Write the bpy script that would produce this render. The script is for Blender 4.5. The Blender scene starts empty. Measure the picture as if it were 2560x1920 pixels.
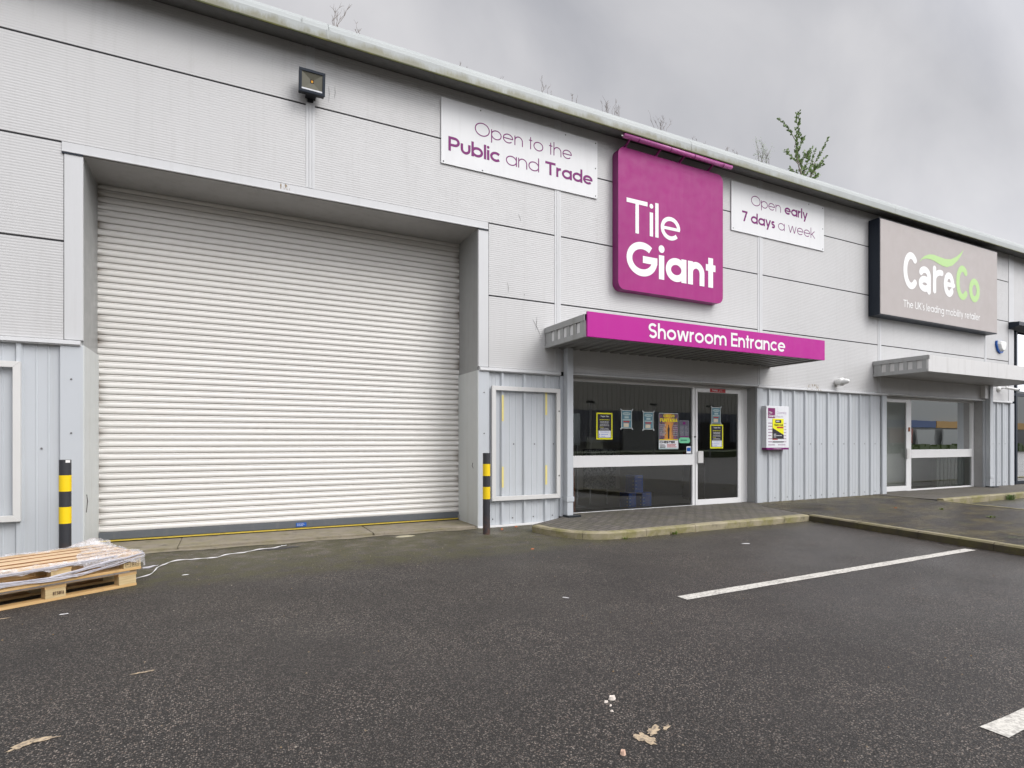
import bpy, bmesh, math, random
from mathutils import Matrix, Vector
R = math.radians
rnd = random.Random(7)
sc = bpy.context.scene
COL = sc.collection

# ------------------------------------------------------------------ camera
cam_d = bpy.data.cameras.new('camera')
cam = bpy.data.objects.new('camera', cam_d); COL.objects.link(cam)
cam.location = (0, -7.85, 1.3)
cam.rotation_euler = (R(90), 0, -math.atan(710/1415.))
cam_d.sensor_width = 36; cam_d.lens = 36*1415/2560.; cam_d.shift_y = 145/2560.
cam_d.clip_start = 0.05; cam_d.clip_end = 1000
sc.camera = cam

# ------------------------------------------------------------------ sky, sun, exposure
SUN_EL, SUN_AZ = 41., 150.          # azimuth measured clockwise from +Y (the building's back)
world = bpy.data.worlds.new('World'); sc.world = world; world.use_nodes = True
nt = world.node_tree; nt.nodes.clear()
def N(t, typ, **kw):
    n = t.nodes.new(typ)
    for k, v in kw.items():
        if k.startswith('i_'):
            key = k[2:]; key = int(key) if key.isdigit() else key.replace('_', ' ')
            n.inputs[key].default_value = v
        else: setattr(n, k, v)
    return n
out = N(nt, 'ShaderNodeOutputWorld'); bg = N(nt, 'ShaderNodeBackground')
sky = N(nt, 'ShaderNodeTexSky'); sky.sky_type = 'NISHITA'; sky.sun_disc = False
sky.sun_elevation = R(SUN_EL); sky.sun_rotation = R(SUN_AZ)
geo = N(nt, 'ShaderNodeTexCoord')
mp = N(nt, 'ShaderNodeMapping'); mp.inputs['Rotation'].default_value = (R(12), R(38), R(24)); mp.inputs['Scale'].default_value = (1.2, 2.5, 1.6)
n1 = N(nt, 'ShaderNodeTexNoise', i_Scale=1.7, i_Detail=7., i_Roughness=.5, i_Distortion=.35)
nt.links.new(geo.outputs['Generated'], mp.inputs[0]); nt.links.new(mp.outputs[0], n1.inputs['Vector'])
cr = N(nt, 'ShaderNodeValToRGB'); cr.color_ramp.elements[0].position = .30; cr.color_ramp.elements[1].position = .70
cr.color_ramp.elements[0].color = (4.5, 4.55, 4.9, 1); cr.color_ramp.elements[1].color = (7.3, 7.2, 7.35, 1)
nt.links.new(n1.outputs['Fac'], cr.inputs[0])
# an overcast sky is brighter where the sun stands behind the cloud, behind and above the camera
sd = Vector((math.sin(R(SUN_AZ))*math.cos(R(SUN_EL)), math.cos(R(SUN_AZ))*math.cos(R(SUN_EL)), math.sin(R(SUN_EL))))
dot = N(nt, 'ShaderNodeVectorMath', operation='DOT_PRODUCT'); dot.inputs[1].default_value = sd
nt.links.new(geo.outputs['Generated'], dot.inputs[0])
mr = N(nt, 'ShaderNodeMapRange', i_1=.35, i_2=1., i_3=1., i_4=4.2)
nt.links.new(dot.outputs['Value'], mr.inputs[0])
# pale band low over the horizon
sx = N(nt, 'ShaderNodeSeparateXYZ'); nt.links.new(geo.outputs['Generated'], sx.inputs[0])
mh0 = N(nt, 'ShaderNodeMapRange', i_1=.13, i_2=.42, i_3=1.42, i_4=1.)
nt.links.new(sx.outputs['Z'], mh0.inputs[0])
mh1 = N(nt, 'ShaderNodeMapRange', i_1=.66, i_2=1., i_3=1., i_4=1.9)
nt.links.new(sx.outputs['Z'], mh1.inputs[0])
mh = N(nt, 'ShaderNodeMath', operation='MULTIPLY'); nt.links.new(mh0.outputs[0], mh.inputs[0]); nt.links.new(mh1.outputs[0], mh.inputs[1])
mm = N(nt, 'ShaderNodeMath', operation='MULTIPLY'); nt.links.new(mr.outputs[0], mm.inputs[0]); nt.links.new(mh.outputs[0], mm.inputs[1])
vm = N(nt, 'ShaderNodeVectorMath', operation='SCALE')
nt.links.new(cr.outputs[0], vm.inputs[0]); nt.links.new(mm.outputs[0], vm.inputs['Scale'])
mx = N(nt, 'ShaderNodeMixRGB'); mx.inputs[0].default_value = .08
nt.links.new(vm.outputs[0], mx.inputs[1]); nt.links.new(sky.outputs[0], mx.inputs[2])
nt.links.new(mx.outputs[0], bg.inputs[0]); bg.inputs[1].default_value = .10
nt.links.new(bg.outputs[0], out.inputs[0])
sl = bpy.data.lights.new('sun', 'SUN'); sun = bpy.data.objects.new('sun', sl); COL.objects.link(sun)
sl.energy = 1.6; sl.angle = R(26); sl.color = (1, .975, .94)
sun.rotation_euler = Vector(sd).to_track_quat('Z', 'Y').to_euler(); sun.location = (10, -20, 30)
sc.view_settings.view_transform = 'Standard'; sc.view_settings.look = 'None'
sc.view_settings.exposure = 0.0; sc.view_settings.gamma = 1

# ------------------------------------------------------------------ materials
def newmat(name):
    m = bpy.data.materials.new(name); m.use_nodes = True
    t = m.node_tree; b = t.nodes['Principled BSDF']
    return m, t, b
def setc(b, c, rough, metal=0., spec=.5):
    b.inputs['Base Color'].default_value = (*c, 1); b.inputs['Roughness'].default_value = rough
    b.inputs['Metallic'].default_value = metal; b.inputs['Specular IOR Level'].default_value = spec
def noise(t, scale, detail=4., stretch=(1, 1, 1), rough=.55, dist=0., offs=(0, 0, 0)):
    g = N(t, 'ShaderNodeNewGeometry'); m = N(t, 'ShaderNodeMapping'); m.inputs['Scale'].default_value = stretch; m.inputs['Location'].default_value = offs
    n = N(t, 'ShaderNodeTexNoise', i_Scale=scale, i_Detail=detail, i_Roughness=rough, i_Distortion=dist)
    t.links.new(g.outputs['Position'], m.inputs[0]); t.links.new(m.outputs[0], n.inputs['Vector'])
    return n.outputs['Fac']
def ramp(t, src, p0, p1, c0=(0, 0, 0, 1), c1=(1, 1, 1, 1)):
    r = N(t, 'ShaderNodeValToRGB'); e = r.color_ramp.elements
    e[0].position = p0; e[1].position = p1; e[0].color = c0; e[1].color = c1
    t.links.new(src, r.inputs[0]); return r.outputs[0]
def mix(t, fac, a, b):
    m = N(t, 'ShaderNodeMixRGB')
    for i, v in ((0, fac), (1, a), (2, b)):
        if hasattr(v, 'is_linked') or hasattr(v, 'links'): t.links.new(v, m.inputs[i])
        elif isinstance(v, (int, float)): m.inputs[i].default_value = v
        else: m.inputs[i].default_value = (*v[:3], 1)
    return m.outputs[0]
def math_(t, op, a, b=None):
    m = N(t, 'ShaderNodeMath', operation=op)
    for i, v in ((0, a), (1, b)):
        if v is None: continue
        if isinstance(v, (int, float)): m.inputs[i].default_value = v
        else: t.links.new(v, m.inputs[i])
    return m.outputs[0]
def bump(t, b, h, dist, strength=1.):
    n = N(t, 'ShaderNodeBump', i_Strength=strength, i_Distance=dist)
    t.links.new(h, n.inputs['Height']); t.links.new(n.outputs[0], b.inputs['Normal'])
def pos_band(t, axis, a, b):       # 0..1 ramp along a world axis
    g = N(t, 'ShaderNodeNewGeometry'); s = N(t, 'ShaderNodeSeparateXYZ'); t.links.new(g.outputs['Position'], s.inputs[0])
    m = N(t, 'ShaderNodeMapRange', i_1=a, i_2=b, i_3=0., i_4=1.); t.links.new(s.outputs[axis], m.inputs[0]); return m.outputs[0]

def painted(name, c, rough=.42, metal=0., var=.07, dirt=(.23, .22, .19), dirt_amt=.25, streak=True, spec=.5, orange=.0):
    m, t, b = newmat(name); setc(b, c, rough, metal, spec)
    big = noise(t, 1.3, 5, (1, 1, .35) if streak else (1, 1, 1))
    base = mix(t, big, tuple(x*(1-var) for x in c), tuple(min(1, x*(1+var)) for x in c))
    st = noise(t, 9, 6, (1, 1, .06) if streak else (1, 1, 1), .7)
    f = math_(t, 'MULTIPLY', ramp(t, st, .52, .78), dirt_amt)
    col = mix(t, f, base, dirt)
    t.links.new(col, b.inputs['Base Color'])
    t.links.new(ramp(t, noise(t, 6, 3), .3, .7, (rough*.85,)*3+(1,), (min(1, rough*1.25),)*3+(1,)), b.inputs['Roughness'])
    return m
def plain(name, c, rough=.5, metal=0., spec=.22):
    m, t, b = newmat(name); setc(b, c, rough, metal, spec)
    base = mix(t, noise(t, 23, 3), tuple(x*.93 for x in c), tuple(min(1, x*1.06) for x in c))
    t.links.new(base, b.inputs['Base Color']); return m

M = {}
M['clad'] = painted('silver_cladding', (.505, .503, .50), .45, .0, .05, (.30, .29, .27), .22)
M['trim'] = painted('silver_trim', (.535, .54, .545), .42, .0, .05, (.33, .32, .30), .2)
M['blue_clad'] = painted('pale_blue_cladding', (.485, .51, .535), .42, .0, .05, (.30, .29, .24), .22)
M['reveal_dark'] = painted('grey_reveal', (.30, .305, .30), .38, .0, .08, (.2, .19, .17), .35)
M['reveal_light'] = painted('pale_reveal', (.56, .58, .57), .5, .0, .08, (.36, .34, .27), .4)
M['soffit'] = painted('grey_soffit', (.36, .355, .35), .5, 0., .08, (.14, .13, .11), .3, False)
M['white_frame'] = painted('white_frame', (.74, .74, .74), .35, 0., .03, (.4, .38, .33), .12)
M['poster_frame'] = painted('aluminium_frame', (.62, .615, .60), .4, .0, .05, (.35, .33, .28), .25)
M['dark_gap'] = plain('dark_gap', (.03, .03, .032), .8)
M['gutter'] = None
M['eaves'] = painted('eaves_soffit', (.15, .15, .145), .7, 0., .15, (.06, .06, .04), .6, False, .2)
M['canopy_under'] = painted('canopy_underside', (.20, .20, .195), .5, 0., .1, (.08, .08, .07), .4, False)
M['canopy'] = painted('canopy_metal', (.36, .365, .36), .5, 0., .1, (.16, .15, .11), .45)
M['canopy_pale'] = painted('canopy_pale', (.60, .595, .585), .5, 0., .06, (.3, .28, .25), .3)
M['white'] = plain('white_vinyl', (.80, .80, .79), .45)
M['sign_white'] = painted('sign_white', (.70, .705, .71), .5, 0., .03, (.45, .45, .43), .2, True, .25)
M['purple'] = plain('purple_vinyl', (.17, .004, .13), .45)
M['purple_light'] = plain('purple_thin', (.17, .004, .13), .45)
M['magenta'] = painted('magenta_panel', (.44, .010, .26), .45, 0., .08, (.42, .05, .26), .35, True, .25)
M['magenta_dark'] = painted('magenta_edge', (.20, .006, .12), .35, 0., .08, (.2, .05, .12), .2)
M['magenta_box'] = painted('magenta_faded', (.30, .010, .16), .5, 0., .16, (.34, .035, .19), .4, True, .3)
M['tube_pink'] = painted('pink_trough', (.48, .12, .34), .25, 0., .05, (.4, .1, .2), .2)
M['taupe'] = painted('taupe_panel', (.41, .375, .36), .5, 0., .03, (.45, .41, .39), .3, True, .25)
M['navy'] = plain('navy_metal', (.018, .024, .035), .4)
M['lime'] = plain('lime_vinyl', (.42, .62, .26), .45)
M['black'] = plain('black_paint', (.025, .026, .03), .5)
M['yellow'] = painted('yellow_band', (.80, .56, .0), .45, 0., .05, (.3, .2, .02), .15)
M['yellow_tape'] = plain('yellow_foam_tape', (.72, .62, .25), .7)
M['screw'] = plain('screw_grey', (.16, .16, .16), .5)
M['steel'] = plain('steel', (.5, .5, .5), .35, .6)
M['lampglass'] = plain('reflector', (.12, .115, .09), .3, .3)
M['amber'] = plain('amber_led', (.65, .30, .03), .4)
M['plastic_white'] = plain('white_plastic', (.75, .75, .73), .4)
M['plastic_blue'] = plain('blue_plastic', (.02, .10, .38), .35)
M['boxblue'] = plain('box_blue', (.09, .18, .60), .45)
M['poster_black'] = plain('poster_black', (.03, .028, .035), .5)
M['poster_yellow'] = plain('poster_yellow', (.80, .78, .02), .5)
M['poster_white'] = plain('poster_white', (.72, .73, .76), .5)
M['red'] = plain('red_ink', (.45, .04, .04), .5)
M['orange'] = plain('orange_ink', (.72, .22, .02), .5)
M['mint'] = plain('mint_card', (.18, .55, .33), .5)
M['inkgrey'] = plain('grey_ink', (.33, .33, .36), .5)
M['paleteal'] = plain('pale_teal_print', (.40, .50, .50), .5)
M['tealdark'] = plain('dark_teal_print', (.11, .22, .27), .5)
M['cream'] = plain('cream_print', (.60, .52, .40), .5)
M['clear_tape'] = plain('milky_tape', (.38, .42, .42), .4)
M['brown'] = plain('brown_board', (.33, .11, .05), .6)
M['inside'] = plain('interior_grey', (.46, .45, .41), .8)
M['inside_floor'] = plain('interior_floor', (.26, .24, .21), .4)
M['inside_pale'] = plain('interior_pale', (.68, .70, .66), .8)
M['board'] = plain('pale_board', (.55, .60, .58), .5)
M['beigeboard'] = plain('beige_board', (.42, .42, .34), .5)
M['darkmetal'] = plain('dark_metal', (.03, .035, .04), .4, .3)

def tile_mat():
    m, t, b = newmat('patterned_display'); setc(b, (.2, .2, .2), .4)
    c = mix(t, ramp(t, noise(t, 18, 5, dist=1.5), .45, .55), (.05, .055, .06), (.26, .27, .26))
    t.links.new(c, b.inputs['Base Color']); return m
M['tilepanel'] = tile_mat()

def shutter_mat():
    m, t, b = newmat('shutter_slats'); setc(b, (.78, .76, .72), .38)
    c = mix(t, noise(t, 2.2, 5, (.25, 1, 1)), (.64, .622, .59), (.72, .704, .672))
    # brown grease smeared out of both guide channels, patchy from slat to slat
    g = N(t, 'ShaderNodeNewGeometry'); s = N(t, 'ShaderNodeSeparateXYZ'); t.links.new(g.outputs['Position'], s.inputs[0])
    for x0, x1 in ((-1.445, -1.30), (3.365, 3.22)):
        mr_ = N(t, 'ShaderNodeMapRange', i_1=x0, i_2=x1, i_3=1., i_4=0.); t.links.new(s.outputs['X'], mr_.inputs[0])
        a = math_(t, 'POWER', mr_.outputs[0], 2.2)
        n = ramp(t, noise(t, 11, 4, (.12, 1, 1.25)), .42, .62)
        c = mix(t, math_(t, 'MULTIPLY', math_(t, 'MULTIPLY', a, n), .85), c, (.16, .13, .10))
    n = ramp(t, noise(t, 17, 6, (.18, 1, 2.2), .75), .60, .76)
    c = mix(t, math_(t, 'MULTIPLY', n, .45), c, (.40, .33, .25))
    t.links.new(c, b.inputs['Base Color']); return m
M['shutter'] = shutter_mat()

def gutter_mat():
    m, t, b = newmat('gutter_metal'); setc(b, (.4, .42, .41), .5)
    c = mix(t, noise(t, 1.5, 6, (1, 1, .5)), (.27, .29, .285), (.36, .38, .37))
    low = math_(t, 'SUBTRACT', 1., pos_band(t, 'Z', 6.415, 6.60))
    n = noise(t, 2.6, 8, (1, 1, .35), .72)
    f = ramp(t, math_(t, 'MULTIPLY', n, math_(t, 'ADD', math_(t, 'MULTIPLY', low, .95), .45)), 0.42, .62)
    xfade = math_(t, 'SUBTRACT', 1., math_(t, 'MULTIPLY', pos_band(t, 'X', 8., 12.), .8))
    c = mix(t, math_(t, 'MULTIPLY', math_(t, 'MULTIPLY', f, .8), xfade), c, mix(t, noise(t, 9, 3), (.17, .16, .05), (.13, .12, .09)))
    t.links.new(c, b.inputs['Base Color']); return m
M['gutter'] = gutter_mat()

def asphalt_mat(name, mossy=False):
    m, t, b = newmat(name); setc(b, (.05, .05, .05), .62, 0, .08 if mossy else .36)
    g = N(t, 'ShaderNodeNewGeometry')
    def stones(scale, lo, hi, seedoff):
        mp_ = N(t, 'ShaderNodeMapping'); mp_.inputs['Location'].default_value = seedoff; t.links.new(g.outputs['Position'], mp_.inputs[0])
        v = N(t, 'ShaderNodeTexVoronoi', i_Scale=scale); t.links.new(mp_.outputs[0], v.inputs['Vector'])
        sep = N(t, 'ShaderNodeSeparateColor'); t.links.new(v.outputs['Color'], sep.inputs[0])
        core = ramp(t, v.outputs['Distance'], .34, .56, (1, 1, 1, 1), (0, 0, 0, 1))
        return math_(t, 'MULTIPLY', ramp(t, sep.outputs[0], lo, hi), core), sep, core
    f1, sep, core = stones(112., .55, .70, (0, 0, 0)); f2, sep2, core2 = stones(190., .60, .72, (3, 5, 0))
    patch = ramp(t, noise(t, 1.2, 6, rough=.65), .34, .66, (.38,)*3+(1,), (1,)*3+(1,))
    chipc = mix(t, sep.outputs[1], (.11, .092, .076), (.40, .355, .31))
    chipc = mix(t, math_(t, 'MULTIPLY', sep.outputs[2], .35), chipc, (.30, .20, .15))
    tar = mix(t, noise(t, .55, 6, dist=.6), (.016, .0145, .0135), (.034, .0295, .0265))
    tar = mix(t, math_(t, 'MULTIPLY', f2, .7), tar, (.17, .155, .14))
    c = mix(t, math_(t, 'MULTIPLY', f1, patch), tar, chipc)
    if mossy:
        mo = ramp(t, noise(t, 1.3, 8, (1, 1.6, 1), rough=.72), .46, .60)
        c = mix(t, math_(t, 'MULTIPLY', mo, .6), mix(t, .6, c, (.030, .023, .017)), (.125, .10, .042))
        fl = ramp(t, noise(t, 5, 7, (1, 2.2, 1), .75), .56, .66)
        c = mix(t, math_(t, 'MULTIPLY', fl, .55), c, (.24, .20, .11))
        gr = ramp(t, noise(t, 3.3, 6, (1, 1.5, 1), .7, offs=(4, 2, 0)), .60, .68)
        c = mix(t, math_(t, 'MULTIPLY', gr, .5), c, (.10, .13, .03))
        edge = math_(t, 'MULTIPLY', pos_band(t, 'Y', -.75, -.1), ramp(t, noise(t, 6, 6, rough=.7), .35, .6))
        c = mix(t, math_(t, 'MULTIPLY', edge, .6), c, (.21, .18, .09))
    else:
        olive = math_(t, 'MULTIPLY', pos_band(t, 'Y', -5.2, -1.6), ramp(t, noise(t, .75, 7, rough=.7, offs=(2, 7, 0)), .40, .66))
        c = mix(t, math_(t, 'MULTIPLY', olive, .40), c, (.066, .056, .044))
        c = mix(t, math_(t, 'MULTIPLY', ramp(t, noise(t, .45, 5, rough=.6, offs=(9, 3, 0)), .52, .70), .45), c, (.020, .018, .017))
        # silt and moss washed up along the foot of the wall, in patches
        band = math_(t, 'MULTIPLY', pos_band(t, 'Y', -1.9, -.6), ramp(t, noise(t, 1.3, 7, rough=.68), .30, .56))
        xb = math_(t, 'SUBTRACT', 1., pos_band(t, 'X', 4.6, 6.5))
        band = math_(t, 'MULTIPLY', band, xb)
        siltc = mix(t, ramp(t, noise(t, 2.2, 8, rough=.75), .38, .58), (.25, .22, .175), (.075, .066, .046))
        siltc = mix(t, math_(t, 'MULTIPLY', f1, .55), siltc, (.34, .31, .26))
        c = mix(t, math_(t, 'MULTIPLY', band, .66), c, siltc)
        kb = math_(t, 'MULTIPLY', pos_band(t, 'Y', -2.1, -1.74), ramp(t, noise(t, 4.5, 6, rough=.7), .38, .56))
        c = mix(t, math_(t, 'MULTIPLY', kb, .6), c, (.085, .08, .03))
    t.links.new(c, b.inputs['Base Color'])
    wet = math_(t, 'ADD', math_(t, 'MULTIPLY', pos_band(t, 'X', 1.5, 7.5), .55), noise(t, .5, 3))
    t.links.new(ramp(t, wet, .45, 1.25, (.75,)*3+(1,), (.34,)*3+(1,)), b.inputs['Roughness'])
    h = math_(t, 'ADD', math_(t, 'ADD', math_(t, 'MULTIPLY', core, .7), math_(t, 'MULTIPLY', core2, .3)), noise(t, 160, 3))
    bump(t, b, h, .006, 1.)
    return m
M['asphalt'] = asphalt_mat('asphalt'); M['asphalt_mossy'] = asphalt_mat('mossy_asphalt', True)

def concrete(name, a, c2, moss=.0, sc_=6):
    m, t, b = newmat(name); setc(b, a, .85, 0, .3)
    c = mix(t, noise(t, sc_, 8, rough=.7), a, c2)
    if moss:
        mo = ramp(t, noise(t, 3.3, 7, rough=.7), .42, .62)
        c = mix(t, math_(t, 'MULTIPLY', mo, moss), c, (.16, .15, .035))
        dk = ramp(t, noise(t, 5.1, 6, rough=.7, offs=(3, 1, 0)), .55, .7)
        c = mix(t, math_(t, 'MULTIPLY', dk, .6), c, (.06, .055, .04))
    t.links.new(c, b.inputs['Base Color']); bump(t, b, noise(t, 70, 5), .004, .7); return m
M['kerb'] = concrete('kerb_concrete', (.20, .175, .115), (.38, .335, .235), .75)
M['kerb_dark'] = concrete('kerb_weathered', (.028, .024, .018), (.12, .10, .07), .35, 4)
M['slab'] = concrete('slab_concrete', (.13, .112, .085), (.33, .29, .23), .35)
M['wood'] = None

def paver_mat():
    m, t, b = newmat('block_paving'); setc(b, (.15, .14, .13), .8)
    g = N(t, 'ShaderNodeNewGeometry'); mp_ = N(t, 'ShaderNodeMapping'); mp_.inputs['Rotation'].default_value = (0, 0, R(90))
    t.links.new(g.outputs['Position'], mp_.inputs[0])
    br = N(t, 'ShaderNodeTexBrick', i_Scale=1., offset=.5); br.inputs['Brick Width'].default_value = .2; br.inputs['Row Height'].default_value = .1
    br.inputs['Mortar Size'].default_value = .011; br.inputs['Mortar Smooth'].default_value = .3
    br.inputs['Color1'].default_value = (.085, .075, .068, 1); br.inputs['Color2'].default_value = (.13, .115, .10, 1); br.inputs['Mortar'].default_value = (.02, .018, .014, 1)
    t.links.new(mp_.outputs[0], br.inputs['Vector'])
    c = mix(t, math_(t, 'MULTIPLY', ramp(t, noise(t, 2.2, 7, rough=.7), .4, .66), .5), br.outputs['Color'], (.085, .08, .04))
    c = mix(t, math_(t, 'MULTIPLY', ramp(t, noise(t, 60, 3), .5, .7), .25), c, (.25, .23, .21))
    t.links.new(c, b.inputs['Base Color'])
    inv = math_(t, 'SUBTRACT', 1., br.outputs['Fac']); bump(t, b, math_(t, 'ADD', inv, math_(t, 'MULTIPLY', noise(t, 90, 3), .25)), .006, .8)
    return m
M['pavers'] = paver_mat()

def wood_mat(name, c1, c2, axis=0):
    m, t, b = newmat(name); setc(b, c1, .7, 0, .3)
    tc = N(t, 'ShaderNodeTexCoord'); mp_ = N(t, 'ShaderNodeMapping')
    mp_.inputs['Scale'].default_value = (1.3, 22, 26)
    oi = N(t, 'ShaderNodeObjectInfo'); t.links.new(tc.outputs['Object'], mp_.inputs[0])
    n = N(t, 'ShaderNodeTexNoise', i_Scale=2.2, i_Detail=7., i_Roughness=.65, i_Distortion=.5); t.links.new(mp_.outputs[0], n.inputs['Vector'])
    c = mix(t, ramp(t, n.outputs['Fac'], .35, .68), c1, c2)
    blot = ramp(t, noise(t, 13, 4), .62, .72)
    c = mix(t, math_(t, 'MULTIPLY', blot, .4), c, (.24, .13, .06))
    t.links.new(c, b.inputs['Base Color']); bump(t, b, n.outputs['Fac'], .002, .5); return m
M['wood'] = wood_mat('pine_board', (.48, .33, .19), (.66, .50, .33))
M['wood_edge'] = wood_mat('pine_edge', (.50, .31, .12), (.64, .43, .21))
M['wood_gap_shade'] = wood_mat('gap_shaded_wood', (.22, .10, .045), (.34, .18, .08))  # darker, more orange wood: shade between deck boards painted in
M['wood_block'] = wood_mat('pressed_block', (.46, .34, .17), (.60, .47, .27))

def paint_line():
    m, t, b = newmat('road_paint'); setc(b, (.6, .58, .53), .7)
    n = ramp(t, noise(t, 46, 6, rough=.75), .46, .58)
    n2 = ramp(t, noise(t, 6, 6, rough=.7), .52, .68)
    f = math_(t, 'MINIMUM', math_(t, 'ADD', math_(t, 'MULTIPLY', n, .5), math_(t, 'MULTIPLY', n2, .35)), 1.)
    t.links.new(mix(t, f, (.56, .54, .49), (.11, .10, .09)), b.inputs['Base Color']); bump(t, b, noise(t, 150, 3), .003, .6); return m
M['line'] = paint_line()
def stain(name, c, c2):
    m, t, b = newmat(name); setc(b, c, .85)
    t.links.new(mix(t, ramp(t, noise(t, 55, 5, rough=.7), .45, .62), c, c2), b.inputs['Base Color']); return m
M['sand'] = stain('sandy_mark', (.42, .33, .22), (.16, .13, .10))
M['oil'] = stain('damp_patch', (.035, .033, .032), (.055, .052, .048))

def glass_mat(name, tint, ior):
    m, t, b = newmat(name); t.nodes.remove(b); o = t.nodes['Material Output']
    tr = N(t, 'ShaderNodeBsdfTransparent'); tr.inputs[0].default_value = (*tint, 1)
    gl = N(t, 'ShaderNodeBsdfGlossy'); gl.inputs['Roughness'].default_value = .0; gl.inputs[0].default_value = (.95, .97, .97, 1)
    fr = N(t, 'ShaderNodeFresnel'); fr.inputs[0].default_value = ior
    bp = N(t, 'ShaderNodeBump', i_Strength=.25, i_Distance=.002); t.links.new(noise(t, 1.6, 2), bp.inputs['Height']); t.links.new(bp.outputs[0], gl.inputs['Normal'])
    ms = N(t, 'ShaderNodeMixShader'); t.links.new(fr.outputs[0], ms.inputs[0]); t.links.new(tr.outputs[0], ms.inputs[1]); t.links.new(gl.outputs[0], ms.inputs[2])
    t.links.new(ms.outputs[0], o.inputs[0]); return m
M['glass'] = glass_mat('shop_glass', (.93, .95, .94), 2.05)
def wrap_mat():
    m, t, b = newmat('stretch_wrap'); o = t.nodes['Material Output']
    setc(b, (.78, .77, .80), .25, 0, .7)
    tr = N(t, 'ShaderNodeBsdfTransparent'); ms = N(t, 'ShaderNodeMixShader')
    n = ramp(t, noise(t, 14, 6, (1, 1, 1), .72, 1.6), .36, .70, (.05,)*3+(1,), (.70,)*3+(1,))
    t.links.new(n, ms.inputs[0]); t.links.new(tr.outputs[0], ms.inputs[1]); t.links.new(b.outputs[0], ms.inputs[2]); t.links.new(ms.outputs[0], o.inputs[0])
    bump(t, b, noise(t, 30, 5, dist=1.5), .01, .8); return m
M['wrap'] = wrap_mat()
M['strap'] = plain('white_strap', (.66, .65, .66), .4)
M['leaf'] = None
def leaf_mat(name, a, c2):
    m, t, b = newmat(name); setc(b, a, .55)
    t.links.new(mix(t, noise(t, 8, 2), a, c2), b.inputs['Base Color']); return m
M['leaf'] = leaf_mat('leaf_green', (.08, .15, .04), (.22, .31, .10))
M['leafgrey'] = leaf_mat('leaf_greygreen', (.10, .13, .09), (.20, .24, .17))
M['grass'] = leaf_mat('grass_tuft', (.10, .16, .03), (.22, .28, .06))
M['twig'] = leaf_mat('dead_twig', (.12, .095, .085), (.24, .20, .17))
M['turf'] = leaf_mat('turf', (.04, .07, .02), (.09, .12, .035))
M['opp_top'] = plain('fluted_cladding_grey', (.72, .69, .63), .8)
M['opp_low'] = plain('fluted_cladding_slate', (.24, .26, .31), .8)
M['opp_white'] = plain('pale_wall', (.36, .37, .36), .5)
M['opp_blue'] = plain('blue_band', (.10, .14, .26), .6)
M['opp_orange'] = plain('orange_band', (.48, .30, .12), .6)
M['opp_red'] = plain('red_banner', (.32, .13, .11), .6)
M['opp_panel'] = plain('grey_panel', (.42, .43, .42), .6)
M['opp_dark'] = plain('dark_opening', (.02, .02, .022), .3)

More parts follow.
